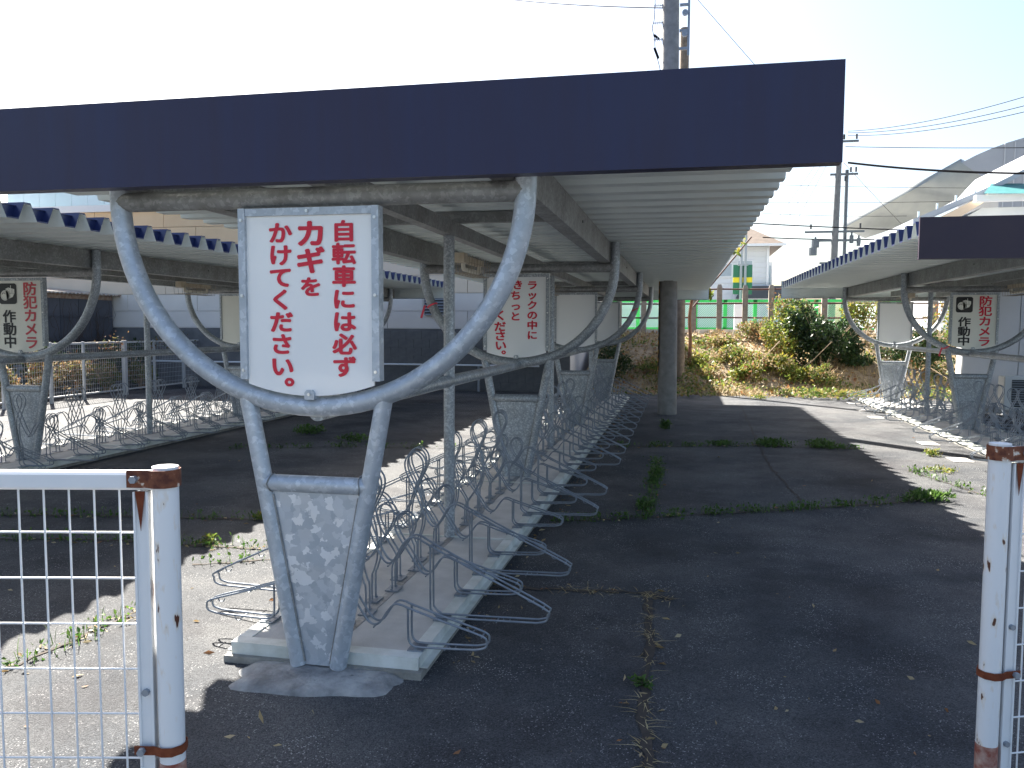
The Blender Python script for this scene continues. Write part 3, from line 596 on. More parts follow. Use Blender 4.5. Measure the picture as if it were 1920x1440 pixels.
# ------------------------------------------------------------------ white mesh entrance fences
def gate_fence(post, d, n_v, n_h, label, flip):
    """post: ground point of the round post; d: unit vector along the panel"""
    t = thing('mesh_fence', post, label, 'fence', None, math.atan2(d.y, d.x)); H = 1.212; f = -1 if flip else 1
    def Y(mb):
        mb.v = [(x, y*f, z) for x, y, z in mb.v]; return mb
    p = put('post', MB().tube([(0, 0, 0), (0, 0, H-.012), (0, 0, H-.003), (0, 0, H)], .030, 28).mesh('post', CHIP, 40), t)
    x0 = .055; L = x0+.03+n_v*.0605+.2
    put('top_rail', MB().box(.02, L, -.021, .021, H-.055, H-.012).mesh('top_rail', WHITEG), t).modifiers.new('b', 'BEVEL').width = .006
    st = MB().box(x0-.018, x0+.018, -.010, .004, .05, H-.06); st.box(x0-.018, x0-.013, -.016, .012, .05, H-.06); st.box(x0+.013, x0+.018, -.016, .012, .05, H-.06)
    s_ = put('stile', Y(st).mesh('stile', WHITEG), t)
    for z in (.66, .30): put('bolt', memo(('gb',), lambda: MB().tube([(0, -.008, 0), (0, .008, 0)], .0085, 8).mesh('bolt', GREYM)), s_, (x0, -.012*f, z))
    vw = memo(('vw',), lambda: MB().tube([(0, 0, .05), (0, 0, H-.05)], .0026, 8).mesh('vertical_wire', WHITEG, 60))
    for i in range(n_v): put('vertical_wire', vw, t, (x0+.055+i*.0605, .004, 0))
    hw = memo(('hw', n_v), lambda: MB().tube([(x0, 0, 0), (L, 0, 0)], .0026, 8).mesh('horizontal_wire', WHITEG, 60))
    for i in range(n_h): put('horizontal_wire', hw, t, (0, -.001, H-.162-i*.1126))
    # rusty strap brackets that hold the panel to the post
    def strap(z0, z1, bow, M, name):
        P = [(x0+.028, -.024), (x0-.006, -.026), (.034, -.026-bow), (.012, -.037), (-.012, -.036), (-.031, -.018), (-.034, 0), (-.031, .018), (-.012, .036), (.012, .037)]
        m_ = MB(); n_ = len(P); m_.add([(x, y, z) for z in (z0, z1) for x, y in P]+[(x*.97, y*.94, z) for z in (z0, z1) for x, y in P], [(i, i+1, n_+i+1, n_+i) for i in range(n_-1)]+[(2*n_+i, 2*n_+i+1, 3*n_+i+1, 3*n_+i) for i in range(n_-1)]+[(i, i+1, 2*n_+i+1, 2*n_+i) for i in range(n_-1)]+[(n_+i, n_+i+1, 3*n_+i+1, 3*n_+i) for i in range(n_-1)])
        o_ = put(name, Y(m_).mesh(name, M, 60), t); put('bolt', memo(('gb2',), lambda: MB().tube([(0, -.008, 0), (0, .008, 0)], .0095, 6).mesh('bolt', GREYM)), o_, (x0+.008, -.030*f, (z0+z1)/2)); return o_
    strap(H-.048, H-.006, 0, RUSTW, 'bracket'); strap(.508, .530, 0, RUST, 'band')
    # rust runs
    rr = MB(); rr.prism([(x0-.012, -.0165, H-.058), (x0+.012, -.0165, H-.058), (x0+.003, -.0165, H-.13), (x0+.0, -.0165, H-.155), (x0-.004, -.0165, H-.12)], (0, .001, 0)); put('rust_run', Y(rr).mesh('rust_run', RUST), t)
    lo = MB().tube([(0, 0, 0), (0, 0, .485 if flip else .30)], .0308, 28); put('rusty_foot', lo.mesh('rusty_foot', RUSTR, 40), t)
    return t
dl = Vector((-_rt.x, -_rt.y, 0)).normalized(); pl = atD(313, 1000, 1.97); 
gate_fence(Vector((pl.x, pl.y, 0)), dl, 17, 10, 'white mesh fence with rusty post bracket standing on sunlit asphalt', True)
dr = Vector((.93, .36, 0)).normalized(); pr_ = atD(1868, 1000, 2.42)
gate_fence(Vector((pr_.x, pr_.y, 0)), Vector((dr.x, dr.y, 0)), 12, 10, 'white mesh fence with rusty post bracket standing in the shaded entrance opposite the sunlit fence', False)

# ------------------------------------------------------------------ warehouse on the left behind the shelters
WY = 18.75; WX0, WX1 = -19.0, -2.55
w = thing('warehouse', ((WX0+WX1)/2, WY, 0), 'long pale siding building on a dark concrete block base behind the shelters', 'building')
wx = (WX0+WX1)/2; half = (WX1-WX0)/2
SID = mat('pale_siding', (.66, .62, .58), .75, 0, (.72, .68, .64), 1.1, .04, 40); BASEW = mat('stained_base_wall', (.10, .105, .11), .85, 0, (.20, .20, .205), 1.6, .35, 50)
put('core', MB().box(-half+.04, half-.04, .10, 9.0, 0, 4.30).mesh('core', SID), w)
bw = put('base_wall', MB().box(-half, half, .03, .12, 0, 1.47).mesh('base_wall', BASEW), w)
blk = MB().box(.003, .387, .012, .03, .0025, .1975).mesh('block', BASEW)
for r_ in range(7):
    n0 = int(2*half/.39)
    for i in range(n0-1):
        x = -half+i*.39+(.195 if r_ % 2 else 0)
        if -9.2 < x+wx < WX1-.3: put('block', blk, bw, (x, 0, .02+r_*.2))
OCH = mat('siding_bounce_ochre', (.66, .49, .31), .75, 0, (.72, .55, .36), 1.1, .04, 40); MIDS = mat('siding_bounce_cream', (.68, .57, .45), .75, 0, (.74, .62, .50), 1.1, .04, 40)  # warm light bounced onto the upper rows, graded into the siding colour
pan = MB().box(.006, 2.0-.006, 0, .05, .006, .425-.006).mesh('siding_panel', SID)
for r_ in range(7):
    i = 0; x = -half+(.9 if r_ % 2 else 0)
    while x < half-.01:
        L_ = min(2.0, half-x)
        SM_ = OCH if r_ >= 4 else MIDS if r_ >= 2 else SID
        o = put('siding_panel', memo(('sp', SM_.name), lambda: MB().box(.006, 1.994, 0, .05, .006, .419).mesh('siding_panel', SM_)) if L_ > 1.99 else MB().box(.006, L_-.006, 0, .05, .006, .419).mesh('siding_panel', SM_), w, (x, .05, 1.475+r_*.425)); x += 2.0
put('parapet', MB().box(-half-.06, half+.06, -.04, 9.1, 4.45, 4.62).mesh('parapet', WHITEP), w)
put('rail_pipe', MB().tube([(-half+2, -.06, .62), (half-.7, -.06, .62)], .022, 8).mesh('rail_pipe', WHITEP), w)
put('drain_pipe', MB().tube([(-4.70-wx, -.05, 0), (-4.70-wx, -.05, .60)], .03, 8).mesh('drain_pipe', GREYM), w)
lv = put('louvre', MB().box(-6.05-wx, -5.45-wx, .005, .045, 1.80, 2.42).mesh('louvre', DARKM), w)
for i in range(8): put('slat', MB().add([(-6.03-wx, .0, 1.83+i*.072), (-5.47-wx, .0, 1.83+i*.072), (-5.47-wx, -.035, 1.80+i*.072), (-6.03-wx, -.035, 1.80+i*.072), (-6.03-wx, .0, 1.838+i*.072), (-5.47-wx, .0, 1.838+i*.072), (-5.47-wx, -.035, 1.808+i*.072), (-6.03-wx, -.035, 1.808+i*.072)], [(0, 1, 2, 3), (4, 5, 6, 7), (0, 1, 5, 4), (2, 3, 7, 6), (1, 2, 6, 5), (3, 0, 4, 7)]).mesh('slat', GREYM), lv)

# pale blue hall with a teal roof edge far behind it
hb = thing('hall', (-36, 46, 1.3), 'big pale blue hall with a teal roof edge rising behind the siding building', 'building')
PB = mat('pale_blue_cladding', (.52, .60, .66), .6, 0, (.56, .64, .70), .6)
for i in range(22): put('cladding', memo(('clad',), lambda: MB().box(0, 1.17, 0, .12, 0, 9.6).mesh('cladding', PB)), hb, (-7+i*1.19, -.12, 0))
put('core', MB().box(-7, 19, 0, 20, 0, 9.5).mesh('core', PB), hb)
TEAL = mat('teal_roof', (.10, .42, .38), .5, 0, (.12, .46, .42), 2)
tr = thing('annex', (-42, 40, 1.3), 'low annex with a teal sheet roof beside the pale blue hall', 'building')
put('wall', MB().box(-8, 8, 0, 5, 0, 5.2).mesh('wall', WHITEP), tr)
put('roof', MB().prism([(-8.4, -.4, 5.2), (8.4, -.4, 5.2), (3, 2.5, 6.9), (-8.4, 2.5, 6.9)], (0, .2, .1)).mesh('roof', TEAL), tr)

# shed with corrugated roof behind the left fence
shd = thing('shed', (-14.5, 16.0, 0), 'dark grey panelled shed with rusty corrugated roof behind the mesh fence', 'shed')
DKP = mat('dark_shed_panel', (.055, .06, .075), .55, 0, (.085, .09, .11), 2.5, .05, 10); BLK = mat('light_block', (.27, .28, .29), .9, 0, (.36, .37, .38), 5, .3, 40)
put('core', MB().box(-3.4, -.06, -3.4, 2.65, 0, 2.30).mesh('core', DKP), shd)
for i in range(5):
    for j in range(4): put('panel', memo(('shp',), lambda: MB().box(-.04, .0, .005, .60, .005, .565).mesh('panel', DKP)), shd, (0, -.32+i*.61, j*.575))
for j in range(11):
    for i in range(8): put('block', memo(('shb',), lambda: MB().box(-.05, .01, .005, .385, .005, .195).mesh('block', BLK)), shd, (0, -3.4+i*.39-(.0), j*.2))
cr = MB(); n = 60; prof = [(i*6.4/n*1.0-3.6, .022*math.sin(i*2*math.pi/2.2)) for i in range(n+1)]
prof = [(-3.6+i*.035, .022*math.sin(i*.035*2*math.pi/.13)) for i in range(190)]
cr.add([(x, y, 2.42+z+(-.12 if x > 0 else .22)) for x in (-3.5, .22) for y, z in prof], [(i, i+1, 190+i+1, 190+i) for i in range(189)])
o = put('roof', cr.mesh('roof', mat('weathered_corrugated', (.48, .46, .42), .8, 0, (.30, .20, .14), 7), 80), shd); sf = o.modifiers.new('s', 'SOLIDIFY'); sf.thickness = .012
put('eave_board', MB().box(-.04, .02, -3.5, 2.7, 2.17, 2.29).mesh('eave_board', mat('rusty_board', (.25, .14, .09), .9, 0, (.40, .33, .27), 12)), shd)

# ------------------------------------------------------------------ white mesh fence along the left side
FENCEG = mat('grey_fence_paint', (.44, .45, .46), .5, 0, (.54, .55, .55), 6)  # greyer paint than on the entrance fences
mf = thing('boundary_fence', (-12.1, 15.5, 0), 'long white mesh fence overgrown with vines in front of the dark shed', 'fence')
FZ = 1.17
put('top_rail', MB().box(-.02, .02, -3.4, 3.3, FZ-.03, FZ+.01).mesh('top_rail', FENCEG), mf); put('bottom_rail', MB().box(-.02, .02, -3.4, 3.3, .10, .13).mesh('bottom_rail', FENCEG), mf)
for y, wd in ((-2.9, .022), (-1.75, .026), (-.85, .022), (.42, .042), (1.45, .022), (2.6, .03)): put('post', MB().box(-wd, wd, -wd, wd, 0, FZ+.03).mesh('post', FENCEG), mf, (.04, y, 0))
vw = MB().tube([(0, 0, .12), (0, 0, FZ-.02)], .0026, 5).mesh('vertical_wire', FENCEG); hw = MB().tube([(0, -3.4, 0), (0, 3.3, 0)], .0026, 5).mesh('horizontal_wire', FENCEG)
for i in range(110): put('vertical_wire', vw, mf, (0, -3.38+i*.0605, 0))
for i in range(9): put('horizontal_wire', hw, mf, (.004, 0, .20+i*.107))

# ------------------------------------------------------------------ prefab with air conditioner on the right
pc = atZ(1800, 769); pf = thing('prefab_building', (pc.x+3.66*math.cos(R(-15)), pc.y+3.66*math.sin(R(-15)), 0), 'pale ribbed prefab building standing behind the shelter with the bright red camera sign', 'building', None, R(-15))
PFM = mat('prefab_panel', (.62, .62, .64), .55, 0, (.68, .68, .70), 1.5)
put('core', MB().box(-3.62, 6, .06, 4, 0, 2.9).mesh('core', PFM), pf)
for i in range(10): put('wall_panel', memo(('pfp',), lambda: MB().box(.006, .894, 0, .05, .1, 2.9).box(.43, .45, -.008, 0, .1, 2.9).mesh('wall_panel', PFM)), pf, (-3.66+i*.9, .005, 0))
for i in range(3): put('side_panel', memo(('pfs',), lambda: MB().box(-.045, 0, .006, .95, .1, 2.9).mesh('side_panel', PFM)), pf, (-3.625, .06+i*.96, 0))
put('roof', MB().box(-3.8, 6.2, -.15, 4.2, 2.9, 3.02).mesh('roof', GREYM), pf); put('base', MB().box(-3.6, 6, .03, 3.9, 0, .1).mesh('base', CONCD), pf)
acp = atZ(1900, 778, .06)
ac = thing('air_conditioner', (5.97, 15.95, 0), 'white outdoor air conditioner unit with dark grille beside the prefab wall', 'air conditioner')
put('case', MB().box(-.42, .42, -.15, .15, .10, .70).mesh('case', mat('ac_case', (.62, .62, .60), .5)), ac, bevel := (0, 0, 0)).modifiers.new('b', 'BEVEL').width = .015
gr = put('grille', MB().box(-.30, .30, -.156, -.15, .16, .64).mesh('grille', DARKM), ac)
for i in range(11): put('grille_bar', memo(('acb',), lambda: MB().box(-.30, .30, -.163, -.1565, 0, .008).mesh('grille_bar', GREYM)), gr, (0, 0, .19+i*.042))
for s in (-.3, .3): put('foot', MB().box(-.03, .03, -.17, .17, 0, .10).mesh('foot', GREYM), ac, (s, 0, 0))

# ------------------------------------------------------------------ utility pole through the roof of the main shelter, old pole stub beside it
up = thing('utility_pole', (-.25, 14.72, 0), 'thick grey concrete utility pole with yellow and black guard strip beside the racks', 'utility pole')
put('shaft', MB().tube([(0, 0, -.05), (-.03, 0, 5), (-.10, 0, 12.0)], .168, 32, r1=.125).mesh('shaft', POLEC, 40), up)
gd = MB()
for i in range(24):
    gd.cur = i % 2; z = .75+i*.075
    gd.add([(-.175, -.06, z), (-.165, -.10, z+.04), (-.165, -.10, z+.115), (-.175, -.06, z+.075), (-.178, -.02, z-.03), (-.178, -.02, z+.045)], [(0, 1, 2, 3), (4, 0, 3, 5)])
me = bpy.data.meshes.new('guard_strip'); me.from_pydata(gd.v, [], gd.f); me.materials.append(mat('guard_yellow', (.72, .36, .02), .5)); me.materials.append(BLACK); me.polygons.foreach_set('material_index', gd.m); put('guard_strip', me, up)
put('side_rail', MB().box(.235, .275, -.02, .02, 6.2, 9.5).mesh('side_rail', GREYM), up)
for z in (6.32, 6.62, 7.05): put('rail_bracket', MB().box(.10, .25, -.025, .025, z-.02, z+.02).mesh('rail_bracket', GREYM), up)
for z in (6.55, 6.9): put('clamp', MB().tube([(.19, -.02, z), (.19, -.08, z)], .05, 12).mesh('clamp', GREYM), up)
for z in (6.78, 7.07, 6.50):
    ins = MB(); 
    for k in range(5): ins.tube([(-.31+k*.035, 0, z), (-.30+k*.035, 0, z)], .035, 10)
    ins.tube([(-.34, 0, z), (-.12, 0, z)], .012, 8); put('insulator', ins.mesh('insulator', mat('porcelain', (.70, .72, .74), .25)), up)
put('jumper_wire', MB().tube(smooth_path([(-.32, 0, 7.2), (-.33, 0, 6.85), (-.36, 0, 6.7), (-.32, 0, 6.5), (-.30, 0, 6.3), (-.22, 0, 6.0), (-.19, 0, 5.7)]), .007, 6).mesh('jumper_wire', CABLE), up)
for P in ([(-.33, .0, 6.58), (-.24, 0, 6.50)], [(-.32, 0, 6.36), (-.25, 0, 6.18)]): put('cable_sleeve', MB().tube(P, .022, 8).mesh('cable_sleeve', CABLE), up)
st = tag(build(MB().tube([(.0, .0, 0), (-.02, .0, 4), (-.03, .0, 8.35)], .105, 16), 'old_pole', mat('weathered_wood', (.16, .12, .085), .9, 0, (.27, .21, .15), 9, .4, 30), None, (atY(1276, 640, 19.9).x, 19.9, .1)), 'weathered orange-brown wooden pole rising behind the concrete utility pole', 'pole')

# second pole with transformers
p2b = atY(1557, 600, 45); p2t = atY(1576, 245, 45)
POLED = mat('dark_pole', (.10, .11, .12), .8, 0, (.15, .16, .17), 5); HARD = mat('dark_hardware', (.10, .12, .14), .5, .2)
u2 = thing('utility_pole', (p2b.x, 45, 1.3), 'distant concrete utility pole with transformers and crossarms beside the curved roof', 'utility pole')
dx = p2t.x-p2b.x; hh = p2t.z-1.3
put('shaft', MB().tube([(0, 0, 0), (dx, 0, hh)], .21, 16, r1=.13).mesh('shaft', POLED, 40), u2)
def onp(z): return dx*(z-1.3)/hh
put('steel_mast', MB().tube([(.55+onp(4), .2, 0), (.45+onp(9.5), .2, 8.3)], .09, 10).mesh('steel_mast', HARD), u2)
for z, a, c in ((9.35, -.4, .95), (6.45, -1.5, 1.4), (11.0, -.7, .9), (6.0, -.8, 1.2), (4.85, -.7, .5)): put('crossarm', MB().box(onp(z)+a, onp(z)+c, -.06, .06, z-1.3-.05, z-1.3+.05).mesh('crossarm', HARD), u2)
for z, x in ((6.1, -.95), (5.7, -1.05), (6.3, .8), (6.15, 1.15)):
    m_ = MB().tube([(onp(z)+x, 0, z-1.75), (onp(z)+x, 0, z-1.35)], .2 if x < 0 else .1, 10); m_.tube([(onp(z)+x, 0, z-1.35), (onp(z)+x, 0, z-1.2)], .05, 6); put('transformer' if x < 0 else 'insulator', m_.mesh('transformer', HARD), u2)
for z, x in ((9.45, .85), (9.45, .6), (11.1, .8), (11.1, .2), (11.1, -.5), (6.6, 1.2), (6.6, -1.2), (9.0, .35)): put('insulator', MB().tube([(onp(z)+x, 0, z-1.3), (onp(z)+x, 0, z-1.05)], .05, 6).mesh('insulator', DARKM), u2)

# overhead wires
def wire(name, a, c, sag, r, label, M=CABLE):
    a = Vector(a); c = Vector(c); P = [a+(c-a)*t-Vector((0, 0, sag*4*t*(1-t))) for t in np.linspace(0, 1, 25)]
    tag(build(MB().tube(P, r, 5, cap=False), name, M), label, 'wire', 'overhead wires against the sky')
wire('power_line', atY(1590, 305, 45), atY(2100, 322, 40), .25, .055, 'thick twisted overhead cable running right from the distant pole')
wire('power_line', atY(1585, 275, 45), atY(2000, 276, 45), .05, .018, 'thin straight overhead line above the twisted cable')
for i, (v0, v1) in enumerate(((246, 170), (249, 190), (254, 203))): wire('power_line', atY(1590, v0, 45), atY(2000, v1-13, 30), .30, .014, ['upper', 'middle', 'lower'][i]+' of three thin lines climbing right from the top of the distant pole')
wire('power_line', atY(1400, 418, 44), atY(2000, 437, 44), .10, .03, 'overhead cable crossing in front of the curved roof')
wire('power_line', atY(1440, 346, 60), atY(2000, 352, 60), .10, .014, 'thin overhead line crossing low over the curved roof edge')
wire('power_line', atY(1440, 380, 60), atY(2000, 372, 60), .10, .014, 'thin overhead line crossing the middle of the curved roof')
wire('power_line', atY(1430, 400, 58), atY(1700, 405, 58), .08, .014, 'thin overhead line above the brown-roofed house')
wire('power_line', atY(1430, 445, 46), atY(1640, 449, 46), .05, .03, 'overhead cable level with the eaves of the brown-roofed house')
wire('guy_wire', atY(1582, 305, 45), atY(1690, 420, 38), .02, .010, 'guy wire slanting down from the distant pole to the curved roof', CABLE)
wire('guy_wire', atY(1300, -10, 14.9), atY(1440, 150, 14.9), .0, .005, 'thin guy wire slanting across the sky beside the thick pole', CABLE)
wire('power_line', atY(900, -8, 22), atY(1243, 15, 14.72), .06, .010, 'overhead line reaching the thick pole from the left')
for i, (u0, u1) in enumerate(((1555, 1490), (1545, 1470), (1535, 1450))): wire('power_line', atY(u0, 300, 60), atY(u1, 420, 62), .05, .010, ['right-hand', 'middle', 'left-hand'][i]+' of three faint slanting lines beside the distant pole', CABLE)

# ------------------------------------------------------------------ concrete post fence on the bank
cf = thing('post_and_rail_fence', (1.5, 24.5, 1.3), 'old concrete post fence with rusty rails along the top of the bank', 'fence')
pm = MB().box(-.075, .075, -.07, .07, -.35, 1.36).prism([(-.075, -.07, 1.36), (.075, -.07, 1.36), (.045, -.04, 1.45), (-.045, -.04, 1.45)], (0, .11, 0)).mesh('post', POSTC)
for i in range(-1, 15):
    x = 1.02-.72*3+i*.72-1.5; o = put('post', pm, cf, (x, 0, random.uniform(-.03, .03)), R(random.uniform(-2, 2)))
for z in (1.33, .92, .51): put('rail', MB().tube([(-4.4+k, random.uniform(-.01, .01), z+random.uniform(-.012, .012)) for k in range(14)], .024, 8).mesh('rail', IRON, 60), cf)
# slanting brace pipe seen beside the roof edge
tag(build(MB().tube([atY(1300, 575, 23.6), atY(1409, 444, 23.6)], .022, 8), 'brace_pipe', IRON), 'thin rusty pipe slanting up beside the roof corner with yellow leaves', 'pipe')

# green chain mesh fence beyond the road
gf = thing('green_mesh_fence', (2, 33, 1.35), 'bright green mesh fence beyond the road behind the concrete posts', 'fence')
for i in range(11): put('post', memo(('gp',), lambda: MB().box(-.07, .07, -.05, .05, 0, 1.25).mesh('post', GREEN)), gf, (-6+i*1.12, 0, 0))
for z in (.12, 1.20): put('rail', MB().box(-6.1, 6.1, -.05, .05, z-.05, z+.05).mesh('rail', GREEN), gf)
for i in range(10):
    m_ = MB()
    for k in range(-13, 14):
        a = Vector((k*.085, 0, .15)); c = Vector((k*.085+1.0, 0, 1.15)); t0 = max(0, -k*.085); t1 = min(1, 1.1-k*.085)
        if t1 > t0+.02: m_.tube([a+(c-a)*t0, a+(c-a)*t1], .006, 4); 
    me = m_.mesh('mesh_panel', GREEN) if i == 0 else me
    o = put('mesh_panel', me, gf, (-6+i*1.12, -.02, 0)); o['kind'] = 'stuff'

# ------------------------------------------------------------------ houses and halls beyond
hs = thing('house', (0, 50, 1.3), 'white weatherboarded house with a brown hipped roof beyond the green fence', 'house')
BOARD = mat('white_weatherboard', (.70, .73, .76), .7, 0, (.76, .78, .80), .8); BROWN = mat('brown_roof_tile', (.075, .055, .042), .8, 0, (.13, .095, .075), 3, .3, 20)
put('core', MB().box(-7, 4.8, .05, 8, 0, 4.9).mesh('core', BOARD), hs)
for j in range(16): put('weatherboard', memo(('wb',), lambda: MB().add([(-7, -.005, .30), (4.85, -.005, .30), (4.85, -.05, 0), (-7, -.05, 0), (-7, .05, .30), (4.85, .05, .30), (4.85, .05, 0), (-7, .05, 0)], [(0, 1, 2, 3), (4, 5, 6, 7), (0, 1, 5, 4), (2, 3, 7, 6), (1, 2, 6, 5), (3, 0, 4, 7)]).mesh('weatherboard', BOARD)), hs, (0, 0, .05+j*.305))
put('roof', MB().add([(-7.7, -.75, 5.0), (5.65, -.75, 5.0), (5.65, 8.7, 5.0), (-7.7, 8.7, 5.0), (-3.4, 4, 7.1), (2.6, 4, 7.1)], [(0, 1, 5, 4), (1, 2, 5), (2, 3, 4, 5), (3, 0, 4), (0, 3, 2, 1)]).mesh('roof', BROWN), hs)
put('gutter', MB().box(-7.7, 5.7, -.86, -.74, 4.88, 5.02).mesh('gutter', WHITEP), hs)
put('downpipe', MB().tube([(4.72, -.12, 0), (4.72, -.12, 4.8)], .05, 8).mesh('downpipe', WHITEP), hs)
for x0, x1, z0, z1 in ((3.05, 3.95, 3.15, 4.15), (1.9, 2.8, 3.15, 4.0)):
    wf = put('window', MB().box(x0, x1, -.11, .0, z0, z1).mesh('window', WHITEP), hs); put('pane', MB().box(x0+.07, x1-.07, -.125, -.112, z0+.07, z1-.07).mesh('pane', GLASS), wf)
wf = put('bay_window', MB().box(4.8, 5.15, 1.2, 2.6, 2.6, 4.1).mesh('bay_window', WHITEP), hs); put('pane', MB().box(4.88, 5.07, 1.185, 1.199, 2.8, 3.9).mesh('pane', GLASS), wf)
put('porch_roof', MB().prism([(3.0, -.8, 1.9), (6.6, -.8, 1.9), (6.0, -.8, 2.6), (3.3, -.8, 2.6)], (0, 2.0, 0)).mesh('porch_roof', mat('dark_tile', (.06, .07, .085), .7)), hs)
put('porch', MB().box(3.2, 6.2, -.6, 1, 0, 1.9).mesh('porch', BOARD), hs)

# roadside board on steel poles, seen from behind
bd = thing('road_sign', (2.25, 34, 1.3), 'green and yellow roadside board on twin steel poles beyond the bank', 'sign')
for x in (-.02, .14): put('pole', MB().tube([(x, 0, 0), (x, 0, 3.9)], .055, 10).mesh('pole', GREYM), bd)
bp = put('board', MB().box(-.32, .42, .05, .12, 1.55, 2.72).mesh('board', mat('sign_green', (.02, .14, .08), .5)), bd); put('band', MB().box(-.322, .422, .047, .123, 2.02, 2.22).mesh('band', mat('sign_yellow', (.75, .55, .02), .5)), bp)
put('clamp', MB().box(-.15, .25, -.05, .05, 2.68, 2.75).mesh('clamp', GREYM), bd)
tag(build(MB().box(-.16, .16, -.1, .1, 0, 1.0), 'cable_box', mat('box_white', (.68, .68, .68), .6), None, (atY(1386, 600, 27).x, 27, 1.3)), 'tall pale grey cabinet standing among the concrete fence posts', 'cabinet')

# arena with a swept metal roof
ar = thing('arena', (24, 76, 1.3), 'huge arena with a swept silver roof overhang rising behind the white gabled building', 'building')
O = Vector((24, 76, 1.3)); px = lambda u, v, y: atY(u, v, y)-O
SOF = mat('silver_soffit', (.25, .27, .27), .42, .35, (.30, .32, .31), .8); ARW = mat('grey_cladding', (.30, .32, .35), .6, .1, (.34, .36, .39), .4)
edge = [px(u, v, 72) for u, v in ((1580, 428), (1640, 395), (1700, 362), (1755, 332), (1803, 305))]; inner = [px(u, v, y) for u, v, y in ((1622, 447, 76), (1690, 424, 75.2), (1758, 399, 74.4), (1815, 376, 73.4), (1872, 352, 72.3))]
m_ = MB(); n = len(edge); up_ = Vector((0, .2, .35)); m_.add(edge+inner+[p+up_ for p in edge]+[p+Vector((0, 5, 2.5)) for p in inner], [(i, i+1, n+i+1, n+i) for i in range(n-1)]+[(2*n+i, 2*n+i+1, 3*n+i+1, 3*n+i) for i in range(n-1)]+[(i, i+1, 2*n+i+1, 2*n+i) for i in range(n-1)]+[(n+i, n+i+1, 3*n+i+1, 3*n+i) for i in range(n-1)]+[(0, n, 3*n, 2*n), (n-1, 2*n-1, 4*n-1, 3*n-1)])
build(m_, 'overhang', SOF, ar, smooth=60)
put('front_wall', MB().prism([px(u, v, 72.05) for u, v in ((1803, 305), (1830, 291), (1860, 278), (1890, 267), (1920, 258), (1960, 248), (2010, 239), (2010, 440), (1872, 440), (1872, 352))], (0, 10, 0)).mesh('front_wall', ARW), ar)
for i in range(7):
    u = 1884+i*19; a_ = px(u, 269-i*4, 72); c_ = px(u, 436, 72); put('cladding_joint', MB().box(a_.x, a_.x+.08, a_.y-.04, a_.y+.04, c_.z, a_.z).mesh('cladding_joint', mat('joint_light', (.42, .44, .47), .6)), ar)
put('lower_wall', MB().box(edge[0].x+6, edge[-1].x+12, 8, 24, 0, inner[0].z-.6).mesh('lower_wall', ARW), ar)

wb_ = thing('gabled_building', (16, 45, 1.3), 'white gabled building with teal roof edge in front of the arena', 'building')
A1, A2, A3 = atY(1712, 411, 44.5), atY(1850, 352, 44.5), atY(2000, 352, 44.5)
O = Vector((16, 45, 1.3)); A1 -= O; A2 -= O; A3 -= O
put('wall', MB().prism([Vector((A1.x+1.6, 0, 0)), Vector((A3.x, 0, 0)), Vector((A3.x, 0, A2.z-.9)), Vector((A2.x, 0, A2.z-.9)), Vector((A1.x+1.6, 0, A1.z-.45))], (0, 12, 0)).mesh('wall', WHITEP), wb_)
put('roof', MB().prism([A1, A2, A2+Vector((2.5, 0, 1.3)), A3+Vector((0, 0, 2.6)), A3+Vector((0, 0, 2.4)), A2+Vector((2.5, 0, 1.1)), A2+Vector((0, 0, -.3)), A1+Vector((0, 0, -.3))], (0, 13, 0)).mesh('roof', mat('pale_blue_roof', (.34, .38, .44), .6)), wb_)
put('barge_board', MB().prism([A1+Vector((.5, 0, -.30)), A2+Vector((0, 0, -.30)), A2+Vector((0, 0, -.62)), A1+Vector((1.6, 0, -.30))], (0, -.2, 0)).mesh('barge_board', mat('cream_barge', (.62, .50, .38), .7)), wb_)
put('hip_roof', MB().add([A2+Vector((-.5, -1.2, -.45)), A3+Vector((0, -1.2, -.45)), A3+Vector((0, .3, .25)), A2+Vector((.3, .3, .25))], [(0, 1, 2, 3)]).mesh('hip_roof', mat('dark_teal_roof', (.06, .22, .22), .5, 0, (.09, .27, .27), 5)), wb_)
put('eave', MB().box(A2.x-.7, A3.x, -1.3, -.9, A2.z-.75, A2.z-.45).mesh('eave', WHITEP), wb_)
for i in range(4): q = A1+(A2-A1)*(.12+.26*i); put('snow_post', MB().tube([(q.x, .1, q.z), (q.x, .1, q.z+.28)], .05, 6).mesh('snow_post', PB), wb_)

# ------------------------------------------------------------------ vegetation
def bush(c, r, n, size, m, label, cat='shrub', group=None, stems=6, clumps=9, dry=0, spread=.42):
    base = (c[0], c[1], bank_h(c[0], c[1]) if c[1] > BANK_Y0 and c[0] > -2.4 else 0)
    t = thing('shrub', base, label, cat, group); P = blob_pts(n, (0, 0, c[2]-base[2]), r, clumps, spread); P[:, 2] = np.maximum(P[:, 2], .02)
    put('foliage', leaves_mesh('foliage', P, size, m), t)
    if dry: put('dry_leaves', leaves_mesh('dry_leaves', blob_pts(dry, (0, 0, c[2]-base[2]), r, clumps), size, LF_DRY), t)
    s = MB()
    for i in range(stems):
        a = random.uniform(0, 6.28); q = (r[0]*.7*math.cos(a), r[1]*.7*math.sin(a), (c[2]-base[2])+r[2]*random.uniform(-.1, .6))
        s.tube(smooth_path([(0.04*math.cos(a), .04*math.sin(a), 0), (q[0]*.35, q[1]*.35, q[2]*.5), q], 4), .012, 5, r1=.004)
    build(s, 'stems', TWIG, t); return t
bush((3.5, 21.9, 1.36), (1.15, .85, 1.10), 5600, .10, LF_DARK, 'dense dark green evergreen shrub on the bank beside the bright blank sign', stems=9, clumps=20, spread=.36)
